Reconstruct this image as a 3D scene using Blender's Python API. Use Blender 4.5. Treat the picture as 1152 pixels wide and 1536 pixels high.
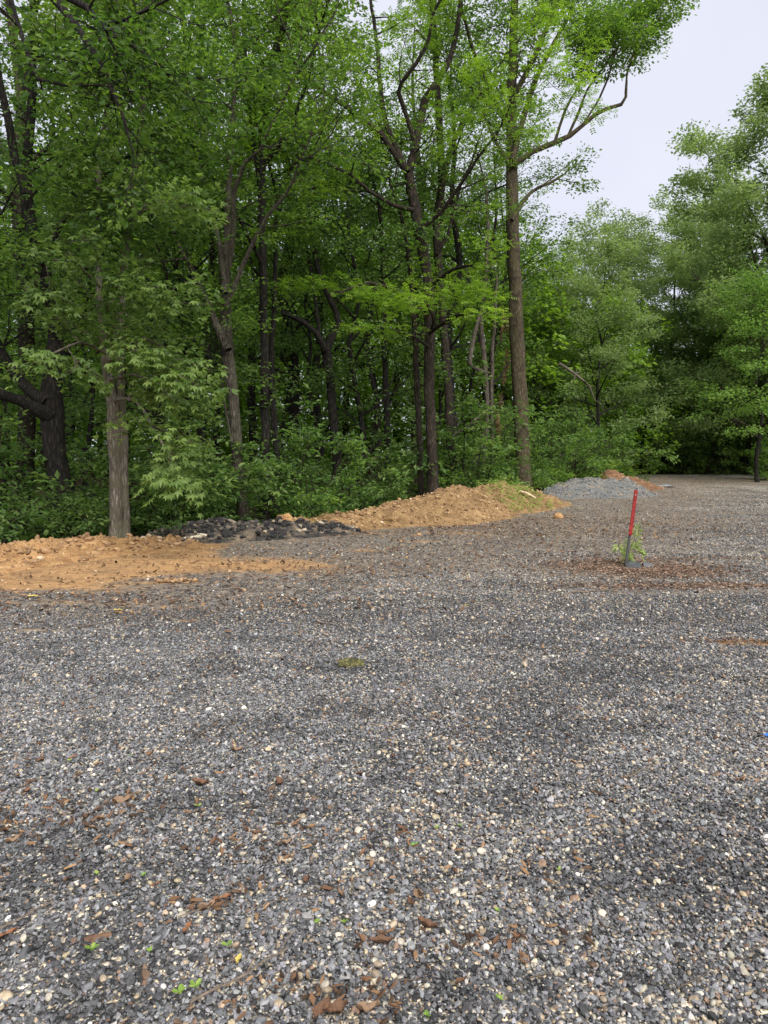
import bpy, math, random
import numpy as np
from mathutils import Vector, Matrix

for o in list(bpy.data.objects):
    bpy.data.objects.remove(o)
scene = bpy.context.scene
COL = scene.collection
RND = random.Random(7)

# ------------------------------------------------------------------ camera
PITCH = math.radians(4.25)
FPX = 1077.0                       # focal length in photograph pixels (1152 x 1536)
EYE = np.array([0.0, 0.0, 1.6])
cam_data = bpy.data.cameras.new('camera')
cam_data.sensor_fit = 'VERTICAL'
cam_data.sensor_height = 36.0
cam_data.sensor_width = 27.0
cam_data.lens = 36.0 * FPX / 1536.0
cam_data.clip_start = 0.05
cam_data.clip_end = 2000.0
cam = bpy.data.objects.new('camera', cam_data)
COL.objects.link(cam)
cam.location = EYE
cam.rotation_euler = (math.radians(90) - PITCH, 0, 0)
scene.camera = cam

# ------------------------------------------------------------------ light: bright overcast
SUN_EL, SUN_AZ = math.radians(47), math.radians(156)     # azimuth clockwise from +Y: behind the camera, to the right
world = bpy.data.worlds.new('World')
scene.world = world
world.use_nodes = True
nt = world.node_tree
nt.nodes.clear()
sky = nt.nodes.new('ShaderNodeTexSky')
sky.sky_type = 'NISHITA'
sky.sun_disc = False
sky.sun_elevation = SUN_EL
sky.sun_rotation = SUN_AZ
sky.dust_density = 4.0
tc = nt.nodes.new('ShaderNodeTexCoord')
cn = nt.nodes.new('ShaderNodeTexNoise')
cn.inputs['Scale'].default_value = 1.6
cn.inputs['Detail'].default_value = 5
nt.links.new(tc.outputs['Generated'], cn.inputs['Vector'])
cr = nt.nodes.new('ShaderNodeValToRGB')
cr.color_ramp.elements[0].position = 0.3
cr.color_ramp.elements[0].color = (1.90, 1.93, 2.24, 1)
cr.color_ramp.elements[1].position = 0.75
cr.color_ramp.elements[1].color = (2.55, 2.57, 2.86, 1)
nt.links.new(cn.outputs['Fac'], cr.inputs['Fac'])
mixw = nt.nodes.new('ShaderNodeMixRGB')
mixw.inputs['Fac'].default_value = 0.92                    # cloud deck over the clear sky
nt.links.new(sky.outputs['Color'], mixw.inputs['Color1'])
nt.links.new(cr.outputs['Color'], mixw.inputs['Color2'])
bg = nt.nodes.new('ShaderNodeBackground')
bg.inputs['Strength'].default_value = 0.10
wo = nt.nodes.new('ShaderNodeOutputWorld')
nt.links.new(mixw.outputs['Color'], bg.inputs['Color'])
nt.links.new(bg.outputs['Background'], wo.inputs['Surface'])

sun_data = bpy.data.lights.new('sun', 'SUN')
sun_data.energy = 1.5
sun_data.angle = math.radians(50)
sun_data.color = (1.0, 0.97, 0.92)
sun = bpy.data.objects.new('sun', sun_data)
COL.objects.link(sun)
sun.rotation_euler = (math.radians(90) - SUN_EL, 0, math.radians(180) - SUN_AZ)
_sd = Vector((math.sin(SUN_AZ) * math.cos(SUN_EL), math.cos(SUN_AZ) * math.cos(SUN_EL), math.sin(SUN_EL)))
sun.rotation_euler = _sd.to_track_quat('Z', 'Y').to_euler()

scene.view_settings.view_transform = 'Standard'
scene.view_settings.look = 'None'
scene.view_settings.gamma = 1.0
scene.view_settings.use_curve_mapping = False
scene.view_settings.exposure = 1.85
scene.cycles.max_bounces = 12
scene.cycles.diffuse_bounces = 8
scene.cycles.transmission_bounces = 8
scene.cycles.glossy_bounces = 2
scene.cycles.use_denoising = True

# ------------------------------------------------------------------ where a photograph pixel lies in the place
def at(px, py, Y):
    a, b = (px - 576.0) / FPX, (768.0 - py) / FPX
    d = np.array([a, math.cos(PITCH) + b * math.sin(PITCH), -math.sin(PITCH) + b * math.cos(PITCH)])
    return EYE + d * (Y / d[1])

def sstep(a, b, x):
    t = np.clip((np.asarray(x, float) - a) / (b - a), 0, 1)
    return t * t * (3 - 2 * t)

EDGE = np.array([(-40, -14), (-14, 5.2), (-8.5, 9.3), (-5.9, 11.3), (-4.6, 12.7), (-2.1, 14.9), (-.5, 16.5), (1.65, 19.6), (3.8, 22.6),
                 (5.7, 26), (8.0, 31.5), (11, 40), (14, 44.5), (24, 46), (40, 44), (90, 42)], float)

def edge_dist(x, y):
    """signed distance to the edge of the woods: positive in the woods, negative on the lot"""
    x = np.asarray(x, float); y = np.asarray(y, float)
    best = np.full(x.shape, 1e9); sg = np.ones(x.shape)
    for a, b in zip(EDGE[:-1], EDGE[1:]):
        d = b - a
        t = np.clip(((x - a[0]) * d[0] + (y - a[1]) * d[1]) / (d @ d), 0, 1)
        qx, qy = x - a[0] - t * d[0], y - a[1] - t * d[1]
        r = np.hypot(qx, qy)
        s = np.sign(d[0] * qy - d[1] * qx)
        m = r < best
        best = np.where(m, r, best); sg = np.where(m, s, sg)
    return best * sg

# smooth value noise, vectorised
_perm = np.random.RandomState(3).permutation(4096)
def _hash(ix, iy, iz=0):
    return _perm[(_perm[(_perm[ix & 4095] + iy) & 4095] + iz) & 4095] / 4095.0
def vnoise(x, y, seed=0):
    x = np.asarray(x, float) + seed * 17.3; y = np.asarray(y, float) - seed * 9.1
    ix, iy = np.floor(x).astype(int), np.floor(y).astype(int)
    fx, fy = x - ix, y - iy
    fx = fx * fx * (3 - 2 * fx); fy = fy * fy * (3 - 2 * fy)
    a, b = _hash(ix, iy), _hash(ix + 1, iy); c, d = _hash(ix, iy + 1), _hash(ix + 1, iy + 1)
    return (a + (b - a) * fx) * (1 - fy) + (c + (d - c) * fx) * fy
def fbm(x, y, seed=0, octv=4):
    v, a, f = 0, .5, 1.0
    for k in range(octv):
        v = v + a * vnoise(np.asarray(x) * f, np.asarray(y) * f, seed + k); a *= .5; f *= 2.1
    return v / (1 - .5 ** octv)

def ground_z(x, y):
    x = np.asarray(x, float); y = np.asarray(y, float)
    s = edge_dist(x, y)
    z = 0.62 * sstep(18, 46, y)
    z = z - 1.5 * sstep(0.3, 8, s) * (1 - sstep(24, 36, y))
    z = z + (fbm(x * .35, y * .35, 5, 3) - .5) * .10 * sstep(3, 9, y) + (fbm(x * 1.6, y * 1.6, 9, 3) - .5) * .035
    # tyre rut edge at the right of the near gravel
    z = z - .03 * np.exp(-((y - 5.05 + .5 * (x - 2.6)) / .07) ** 2) * sstep(2.0, 2.6, x)
    return z
def gz(x, y):
    return float(ground_z(np.array([x]), np.array([y]))[0])
def G(px, py):
    """ground point under a photograph pixel"""
    lo, hi = 0.8, 120.0
    for _ in range(50):
        m = (lo + hi) / 2
        p = at(px, py, m)
        if p[2] > gz(p[0], p[1]): lo = m
        else: hi = m
    p = at(px, py, lo)
    return np.array([p[0], p[1], gz(p[0], p[1])])

# ------------------------------------------------------------------ materials
def new_mat(name):
    m = bpy.data.materials.new(name); m.use_nodes = True
    n = m.node_tree.nodes; n.clear()
    return m, n, m.node_tree.links
def ramp(n, stops, interp='LINEAR'):
    r = n.new('ShaderNodeValToRGB'); cr = r.color_ramp; cr.interpolation = interp
    while len(cr.elements) < len(stops): cr.elements.new(0.5)
    for e, (p, c) in zip(cr.elements, stops):
        e.position = p; e.color = (*c, 1) if len(c) == 3 else c
    return r
def noise(n, l, scale, detail=4, rough=.55, vec=None):
    t = n.new('ShaderNodeTexNoise'); t.inputs['Scale'].default_value = scale
    t.inputs['Detail'].default_value = detail; t.inputs['Roughness'].default_value = rough
    if vec is not None: l.new(vec, t.inputs['Vector'])
    return t
def mixc(n, l, fac, a, b, mode='MIX'):
    m = n.new('ShaderNodeMixRGB'); m.blend_type = mode
    for sock, v in ((m.inputs['Fac'], fac), (m.inputs['Color1'], a), (m.inputs['Color2'], b)):
        if isinstance(v, (int, float)): sock.default_value = v
        elif isinstance(v, tuple): sock.default_value = (*v, 1)
        else: l.new(v, sock)
    return m
def mth(n, l, op, a, b=0.0, clamp=False):
    m = n.new('ShaderNodeMath'); m.operation = op; m.use_clamp = clamp
    for sock, v in ((m.inputs[0], a), (m.inputs[1], b)):
        if isinstance(v, (int, float)): sock.default_value = v
        else: l.new(v, sock)
    return m.outputs[0]
def attr(n, name, typ='GEOMETRY'):
    a = n.new('ShaderNodeAttribute'); a.attribute_name = name; a.attribute_type = typ
    return a
def finish(n, l, color, rough=.85, bump=None, bump_d=.02, bump_s=.6, spec=.3):
    b = n.new('ShaderNodeBsdfPrincipled'); b.inputs['Roughness'].default_value = rough
    b.inputs['Specular IOR Level'].default_value = spec
    if isinstance(color, tuple): b.inputs['Base Color'].default_value = (*color, 1)
    else: l.new(color, b.inputs['Base Color'])
    if bump is not None:
        bp = n.new('ShaderNodeBump'); bp.inputs['Strength'].default_value = bump_s; bp.inputs['Distance'].default_value = bump_d
        l.new(bump, bp.inputs['Height']); l.new(bp.outputs['Normal'], b.inputs['Normal'])
    o = n.new('ShaderNodeOutputMaterial'); l.new(b.outputs['BSDF'], o.inputs['Surface'])
    return b

def leaf_material(name, stops, trans, tfac=.38, rough=.5, spec=.22):
    m, n, l = new_mat(name)
    a = attr(n, 'v')
    geo = n.new('ShaderNodeNewGeometry')
    nz = noise(n, l, .45, 3, .5, geo.outputs['Position'])
    f = mth(n, l, 'ADD', mth(n, l, 'MULTIPLY', a.outputs['Fac'], .75), mth(n, l, 'MULTIPLY', mth(n, l, 'SUBTRACT', nz.outputs['Fac'], .35), .75), True)
    r = ramp(n, stops); l.new(f, r.inputs['Fac'])
    b = n.new('ShaderNodeBsdfPrincipled'); b.inputs['Roughness'].default_value = rough
    b.inputs['Specular IOR Level'].default_value = spec
    l.new(r.outputs['Color'], b.inputs['Base Color'])
    t = n.new('ShaderNodeBsdfTranslucent')
    tm = mixc(n, l, 1.0, r.outputs['Color'], trans, 'MULTIPLY'); l.new(tm.outputs['Color'], t.inputs['Color'])
    ms = n.new('ShaderNodeMixShader'); ms.inputs['Fac'].default_value = tfac
    l.new(b.outputs['BSDF'], ms.inputs[1]); l.new(t.outputs['BSDF'], ms.inputs[2])
    o = n.new('ShaderNodeOutputMaterial'); l.new(ms.outputs['Shader'], o.inputs['Surface'])
    return m

def bark_material(name, dark, mid, light, moss=None, vscale=(13, 13, 2.5), bump=.03):
    m, n, l = new_mat(name)
    geo = n.new('ShaderNodeNewGeometry')
    mp = n.new('ShaderNodeMapping'); mp.inputs['Scale'].default_value = vscale
    l.new(geo.outputs['Position'], mp.inputs['Vector'])
    nz = noise(n, l, 1.6, 6, .65, mp.outputs['Vector'])
    vo = n.new('ShaderNodeTexVoronoi'); vo.feature = 'DISTANCE_TO_EDGE'; vo.inputs['Scale'].default_value = 1.5
    dm = n.new('ShaderNodeVectorMath'); dm.operation = 'ADD'
    l.new(mp.outputs['Vector'], dm.inputs[0]); l.new(nz.outputs['Color'], dm.inputs[1]); l.new(dm.outputs[0], vo.inputs['Vector'])
    h = mth(n, l, 'ADD', mth(n, l, 'MULTIPLY', vo.outputs['Distance'], 1.4), mth(n, l, 'MULTIPLY', nz.outputs['Fac'], .6))
    r = ramp(n, [(.25, dark), (.5, mid), (.85, light)]); l.new(h, r.inputs['Fac'])
    pn = noise(n, l, 2.2, 4, .6, geo.outputs['Position'])
    pr = ramp(n, [(.35, (.55, .55, .55)), (.7, (1.15, 1.15, 1.15))]); l.new(pn.outputs['Fac'], pr.inputs['Fac'])
    c = mixc(n, l, .8, r.outputs['Color'], pr.outputs['Color'], 'MULTIPLY').outputs['Color']
    if moss:
        mr = ramp(n, [(.45, (0, 0, 0)), (.62, (1, 1, 1))]); l.new(noise(n, l, 3.1, 5, .6, geo.outputs['Position']).outputs['Fac'], mr.inputs['Fac'])
        c = mixc(n, l, mth(n, l, 'MULTIPLY', mr.outputs['Color'], .7), c, moss).outputs['Color']
    finish(n, l, c, .9, h, bump, .9, .2)
    return m

def soil_material(name, stops, crumb, scale=9.0, bump=.03):
    m, n, l = new_mat(name)
    geo = n.new('ShaderNodeNewGeometry')
    nz = noise(n, l, scale * .35, 6, .62, geo.outputs['Position'])
    r = ramp(n, stops); l.new(nz.outputs['Fac'], r.inputs['Fac'])
    vo = n.new('ShaderNodeTexVoronoi'); vo.inputs['Scale'].default_value = scale * 4.5; l.new(geo.outputs['Position'], vo.inputs['Vector'])
    cr_ = ramp(n, crumb); l.new(vo.outputs['Color'], cr_.inputs['Fac'])
    c = mixc(n, l, .55, r.outputs['Color'], cr_.outputs['Color'], 'MULTIPLY')
    h = mth(n, l, 'ADD', mth(n, l, 'MULTIPLY', vo.outputs['Distance'], -.8), noise(n, l, scale * 2, 5, .7, geo.outputs['Position']).outputs['Fac'])
    finish(n, l, c.outputs['Color'], .95, h, bump, .9, .15)
    return m

def plain(name, color, var=.35, scale=20., rough=.8, bump=.005, spec=.3):
    m, n, l = new_mat(name)
    tcn = n.new('ShaderNodeTexCoord')
    nz = noise(n, l, scale, 5, .6, tcn.outputs['Object'])
    lo = tuple(c * (1 - var) for c in color); hi = tuple(min(1, c * (1 + var)) for c in color)
    r = ramp(n, [(.3, lo), (.7, hi)]); l.new(nz.outputs['Fac'], r.inputs['Fac'])
    finish(n, l, r.outputs['Color'], rough, nz.outputs['Fac'], bump, .6, spec)
    return m

M = {}
M['leaf_dark'] = leaf_material('leaf_dark', [(.1, (0.033, 0.071, 0.018)), (.5, (0.066, 0.124, 0.026)), (.95, (0.138, 0.210, 0.042))], (1.9, 2.1, .9), .44)  # dark green, lowered further to paint in the upper left's deep shade
M['leaf_mid'] = leaf_material('leaf_mid', [(.1, (0.058, 0.118, 0.027)), (.5, (0.107, 0.194, 0.039)), (.95, (0.185, 0.284, 0.053))], (1.9, 2.0, .9), .46)
M['leaf_maple'] = leaf_material('leaf_maple', [(.1, (0.079, 0.133, 0.037)), (.5, (0.134, 0.208, 0.057)), (.95, (0.230, 0.307, 0.092))], (1.7, 1.9, 1.0), .40)
M['leaf_locust'] = leaf_material('leaf_locust', [(.1, (0.096, 0.180, 0.024)), (.5, (0.166, 0.284, 0.037)), (.95, (0.249, 0.376, 0.051))], (1.8, 1.85, .8), .48)
M['leaf_far'] = leaf_material('leaf_far', [(.1, (0.127, 0.184, 0.080)), (.5, (0.198, 0.268, 0.115)), (.95, (0.275, 0.347, 0.150))], (1.7, 1.8, 1.05), .52)  # paler green: distance haze and stronger light put into the leaf colour
M['leaf_shrub'] = leaf_material('leaf_shrub', [(.1, (0.064, 0.120, 0.037)), (.5, (0.112, 0.189, 0.053)), (.95, (0.198, 0.277, 0.073))], (1.7, 2.0, 1.0), .40)
M['leaf_bright'] = leaf_material('leaf_bright', [(.1, (0.110, 0.200, 0.045)), (.5, (0.176, 0.289, 0.062)), (.95, (0.253, 0.378, 0.090))], (1.5, 1.7, .9), .42)
M['leaf_dead'] = leaf_material('leaf_dead', [(.1, (.10, .055, .03)), (.5, (.18, .105, .06)), (.95, (.27, .17, .10))], (1.2, 1.0, .8), .25)
M['needle'] = leaf_material('needle', [(.1, (.30, .38, .12)), (.5, (.42, .50, .18)), (.95, (.52, .58, .26))], (1.2, 1.3, .9), .35)
M['weed'] = leaf_material('weed', [(.1, (.14, .24, .04)), (.5, (.24, .36, .07)), (.95, (.36, .45, .12))], (1.3, 1.4, .8), .3)
M['bark_dark'] = bark_material('bark_dark', (.009, .008, .007), (.022, .019, .016), (.050, .044, .037))
M['bark_brown'] = bark_material('bark_brown', (.015, .012, .009), (.040, .031, .023), (.085, .068, .051))
M['bark_grey'] = bark_material('bark_grey', (.085, .074, .058), (.20, .172, .138), (.35, .31, .255), (.13, .125, .075))
M['bark_moss'] = bark_material('bark_moss', (.030, .024, .016), (.075, .058, .036), (.135, .108, .072), (.065, .062, .026), (10, 10, 2.4))
M['bark_mid'] = bark_material('bark_mid', (.026, .022, .018), (.075, .063, .050), (.15, .13, .105), (.07, .068, .04))
M['bark_pale'] = bark_material('bark_pale', (.075, .062, .048), (.16, .135, .105), (.26, .225, .18))
M['clay'] = soil_material('clay', [(.3, (.24, .135, .065)), (.5, (.42, .25, .115)), (.72, (.53, .345, .175))], [(.1, (.55, .5, .45)), (.8, (1.15, 1.1, 1.05))])
M['clay_brown'] = soil_material('clay_brown', [(.3, (.145, .092, .046)), (.5, (.27, .175, .085)), (.72, (.40, .27, .14))], [(.1, (.5, .46, .42)), (.8, (1.2, 1.15, 1.1))])
M['millings'] = soil_material('millings', [(.3, (.018, .018, .019)), (.46, (.05, .047, .044)), (.58, (.15, .12, .088)), (.78, (.26, .20, .14))], [(.1, (.4, .4, .4)), (.7, (1., 1., 1.)), (.95, (2.6, 2.5, 2.3))], 8)
M['grey_heap'] = soil_material('grey_heap', [(.3, (.10, .105, .105)), (.48, (.165, .17, .168)), (.62, (.22, .19, .15)), (.75, (.28, .255, .22))], [(.1, (.45, .46, .48)), (.8, (1.25, 1.25, 1.25))], 8)
M['red_soil'] = soil_material('red_soil', [(.3, (.13, .07, .042)), (.5, (.21, .118, .070)), (.72, (.28, .17, .105))], [(.1, (.5, .46, .42)), (.8, (1.2, 1.15, 1.1))])
M['slate'] = plain('slate', (.050, .056, .060), .4, 14, .55, .004, .5)
M['red_paint'] = plain('red_paint', (.22, .020, .018), .55, 26, .7, .003, .25)
M['grey_post'] = plain('grey_post', (.055, .057, .06), .35, 16, .7, .003)
M['nail'] = plain('nail', (.45, .44, .42), .2, 30, .4, .001, .6)
M['dry_leaf'] = plain('dry_leaf', (.130, .070, .040), .6, 30, .75, .004)
M['dry_leaf_tan'] = plain('dry_leaf_tan', (.22, .140, .085), .5, 30, .75, .004)
M['dry_leaf_rust'] = plain('dry_leaf_rust', (.23, .105, .050), .5, 30, .75, .004)
M['green_leaf'] = plain('green_leaf', (.16, .30, .07), .3, 30, .6, .003)
M['yellow_leaf'] = plain('yellow_leaf', (.48, .38, .10), .3, 30, .6, .003)
M['twig'] = plain('twig', (.15, .115, .085), .5, 30, .85, .004)
M['pale_wood'] = plain('pale_wood', (.50, .39, .25), .35, 12, .8, .006)
m, n, l = new_mat('mossy_wood'); tcm = n.new('ShaderNodeTexCoord')
nm_ = noise(n, l, 28, 5, .7, tcm.outputs['Object']); rm_ = ramp(n, [(.35, (.030, .026, .018)), (.5, (.075, .075, .028)), (.62, (.16, .15, .06)), (.75, (.30, .26, .17))]); l.new(nm_.outputs['Fac'], rm_.inputs['Fac'])
finish(n, l, rm_.outputs['Color'], .9, nm_.outputs['Fac'], .012, .8, .2); M['mossy_wood'] = m
M['pale_stone'] = plain('pale_stone', (.62, .54, .40), .22, 18, .6, .003)
M['grey_stone'] = plain('grey_stone', (.26, .25, .23), .4, 9, .8, .01)
M['blue_plastic'] = plain('blue_plastic', (.03, .16, .55), .15, 9, .35, .001, .5)
M['blue_grey_plastic'] = plain('blue_grey_plastic', (.22, .28, .36), .2, 9, .5, .001, .5)

# mulch chips and clod crumbs: colour by a per-face value
def chip_material(name, stops, rough=.9):
    m, n, l = new_mat(name)
    r = ramp(n, stops, 'LINEAR'); l.new(attr(n, 'v').outputs['Fac'], r.inputs['Fac'])
    geo = n.new('ShaderNodeNewGeometry')
    nz = noise(n, l, 60, 3, .6, geo.outputs['Position'])
    finish(n, l, r.outputs['Color'], rough, nz.outputs['Fac'], .004, .7, .2)
    return m
M['mulch'] = chip_material('mulch', [(0, (.04, .026, .019)), (.4, (.115, .070, .046)), (.75, (.21, .135, .09)), (1, (.36, .27, .20))])
M['clay_crumb'] = chip_material('clay_crumb', [(0, (.12, .075, .045)), (.4, (.26, .16, .085)), (.8, (.41, .26, .135)), (1, (.58, .46, .32))])
M['black_crumb'] = chip_material('black_crumb', [(0, (.014, .014, .015)), (.55, (.040, .038, .038)), (.74, (.12, .105, .085)), (.9, (.32, .26, .18)), (1, (.42, .36, .27))])
M['grey_crumb'] = chip_material('grey_crumb', [(0, (.07, .08, .085)), (0, (.07, .075, .075)), (.45, (.165, .168, .165)), (.7, (.27, .26, .24)), (.85, (.30, .21, .13)), (1, (.50, .44, .34))])
M['litter_crumb'] = chip_material('litter_crumb', [(0, (.03, .02, .014)), (.4, (.085, .05, .03)), (.75, (.18, .10, .055)), (1, (.33, .20, .10))])

# ------------------------------------------------------------------ mesh building
def mesh_np(name, verts, faces, mat, v=None, smooth=False, vcol=None):
    """faces: list of int arrays (k, 3) or (k, 4)"""
    me = bpy.data.meshes.new(name)
    faces = [np.asarray(f, np.int32) for f in faces if len(f)]
    loops = np.concatenate([f.ravel() for f in faces]) if faces else np.zeros(0, np.int32)
    tot = np.concatenate([np.full(len(f), f.shape[1], np.int32) for f in faces]) if faces else np.zeros(0, np.int32)
    start = np.concatenate([[0], np.cumsum(tot)[:-1]]).astype(np.int32)
    me.vertices.add(len(verts)); me.vertices.foreach_set('co', np.asarray(verts, np.float32).ravel())
    me.loops.add(len(loops)); me.loops.foreach_set('vertex_index', loops)
    me.polygons.add(len(tot)); me.polygons.foreach_set('loop_start', start)
    me.polygons.foreach_set('use_smooth', np.full(len(tot), smooth, bool))
    me.update(calc_edges=True)
    me.materials.append(mat)
    if v is not None:
        a = me.attributes.new('v', 'FLOAT', 'FACE'); a.data.foreach_set('value', np.asarray(v, np.float32))
    if vcol is not None:
        a = me.attributes.new('mask', 'FLOAT_COLOR', 'POINT'); a.data.foreach_set('color', np.asarray(vcol, np.float32).ravel())
    return me
def link(name, me, parent=None, loc=None):
    o = bpy.data.objects.new(name, me); COL.objects.link(o)
    if parent is not None: o.parent = parent
    if loc is not None: o.location = loc
    return o
def empty(name, loc=(0, 0, 0), rotz=0.0):
    o = bpy.data.objects.new(name, None); COL.objects.link(o)
    o.location = loc; o.rotation_euler = (0, 0, rotz); o.empty_display_size = .2
    return o
def tag(o, label, cat, group=None):
    o['label'] = label; o['category'] = cat
    if group: o['group'] = group
    return o
def copy_tree(o, parent=None):
    c = o.copy(); COL.objects.link(c)
    if parent is not None: c.parent = parent
    for ch in [k for k in o.children]:
        copy_tree(ch, c)
    return c
def norm(a):
    a = np.asarray(a, float)
    return a / np.maximum(np.linalg.norm(a, axis=-1, keepdims=True), 1e-9)

def tubes(polys, closed_tip=True, rng=None, rough=0.0):
    """list of (pts (n,3), radii (n,)) -> verts, quads; each a tapered tube"""
    V, F, off = [], [], 0
    for pts, rad in polys:
        pts = np.asarray(pts, float); rad = np.asarray(rad, float)
        n = len(pts); R = rad.max()
        k = 14 if R > .14 else 9 if R > .06 else 6 if R > .025 else 4 if R > .010 else 3
        tg = np.gradient(pts, axis=0); tg = norm(tg)
        ref = np.array([1.0, .13, 0]) if abs(tg[0][0]) < .9 else np.array([0, 1.0, .1])
        a = norm(ref - tg * (tg @ ref)[:, None]); b = np.cross(tg, a)
        th = np.arange(k) * 2 * math.pi / k
        r = rad[:, None] * np.ones(k)
        if rough and R > .06:
            r = r * (1 + rough * (rng.rand(n, k) - .5) + .06 * np.sin(3 * th + pts[:, 2:3] * .8) + .03 * np.sin(5 * th - pts[:, 2:3] * 1.3))
        ring = pts[:, None, :] + r[..., None] * (np.cos(th)[None, :, None] * a[:, None, :] + np.sin(th)[None, :, None] * b[:, None, :])
        V.append(ring.reshape(-1, 3))
        i = np.arange(n - 1)[:, None] * k; j = np.arange(k)[None, :]; j2 = (j + 1) % k
        q = np.stack([i + j, i + j2, i + k + j2, i + k + j], -1).reshape(-1, 4) + off
        F.append(q); off += n * k
    if not V: return np.zeros((0, 3)), np.zeros((0, 4), int)
    return np.concatenate(V), np.concatenate(F)

def dense(pts, rad, step=.35, rng=None, wob=0.0):
    """resample a polyline smoothly (Catmull-Rom)"""
    pts = np.asarray(pts, float); rad = np.asarray(rad, float)
    P = np.vstack([2 * pts[0] - pts[1], pts, 2 * pts[-1] - pts[-2]])
    op, orr = [], []
    for i in range(len(pts) - 1):
        L = np.linalg.norm(pts[i + 1] - pts[i]); m = max(1, int(L / step))
        for t in np.arange(m) / m:
            p0, p1, p2, p3 = P[i], P[i + 1], P[i + 2], P[i + 3]
            op.append(.5 * (2 * p1 + (p2 - p0) * t + (2 * p0 - 5 * p1 + 4 * p2 - p3) * t * t + (3 * p1 - p0 - 3 * p2 + p3) * t ** 3))
            orr.append(rad[i] * (1 - t) + rad[i + 1] * t)
    op.append(pts[-1]); orr.append(rad[-1])
    op = np.array(op)
    if wob and rng is not None and len(op) > 2:
        op[1:-1] += rng.randn(len(op) - 2, 3) * wob
    return op, np.array(orr)

def walk(rng, p, d, L, n, wander, up, r0, r1):
    d = norm(d); pts = [np.array(p, float)]
    for i in range(n):
        d = norm(d + wander * rng.randn(3) + np.array([0, 0, up / n]))
        pts.append(pts[-1] + d * L / n)
    return np.array(pts), np.linspace(r0, r1, n + 1)

def ramify(rng, limbs, dens=1.6, L1=(1.0, 2.3), L2=(.5, .95), nter=5, t0=.25, ang=(.7, 1.25), flat=.45, up=.25):
    """side branches and twigs on limbs [(pts, rad)]; returns wood polylines and spray segments (start, end)"""
    wood, S, E = [], [], []
    for pts, rad in limbs:
        seg = np.linalg.norm(np.diff(pts, axis=0), axis=1); L = seg.sum(); cum = np.concatenate([[0], np.cumsum(seg)])
        nsec = max(2, int(L * dens * (1 - t0) + rng.rand()))
        ts = list(t0 + (1 - t0) * (np.arange(nsec) + rng.rand(nsec)) / nsec) + [.999]
        for q, t in enumerate(ts):
            i = min(np.searchsorted(cum, t * L) - 1, len(seg) - 1); i = max(i, 0)
            f = (t * L - cum[i]) / max(seg[i], 1e-6)
            p = pts[i] * (1 - f) + pts[i + 1] * f; r = rad[i] * (1 - f) + rad[i + 1] * f
            d = norm(pts[i + 1] - pts[i])
            az = rng.rand() * 6.283
            a = norm(np.cross(d, [0.3, .2, 1.0])); b = np.cross(d, a)
            side = a * math.cos(az) + b * math.sin(az)
            an = rng.uniform(*ang) if q < nsec else .25
            nd = d * math.cos(an) + side * math.sin(an); nd[2] *= (1 - flat * (an > .4)); nd = norm(nd)
            l1 = rng.uniform(*L1) * (1.1 - .45 * t)
            rr = max(.009, min(r * .55, .016 * l1 + .004))
            sp, sr = walk(rng, p, nd, l1, 4, .16, up, rr, .006)
            wood.append((sp, sr))
            for k in range(nter):
                tt = .3 + .7 * (k + rng.rand()) / nter
                j = min(int(tt * 4), 3); ff = tt * 4 - j
                p2 = sp[j] * (1 - ff) + sp[j + 1] * ff
                dd = norm(sp[j + 1] - sp[j])
                sd = norm(np.cross(dd, [0, 0, 1.0])) * (1 if k % 2 else -1)
                nd2 = norm(dd * rng.uniform(.5, 1) + sd * rng.uniform(.5, 1.1) + np.array([0, 0, rng.uniform(-.15, .3)]))
                l2 = rng.uniform(*L2)
                e = p2 + nd2 * l2 + np.array([0, 0, -.06 * l2])
                wood.append((np.array([p2, (p2 + e) / 2 + rng.randn(3) * .03, e]), np.array([.0065, .005, .003])))
                S.append(p2); E.append(e)
            S.append(sp[2]); E.append(sp[4] + (sp[4] - sp[3]) * .3)
    return wood, np.array(S), np.array(E)

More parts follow.
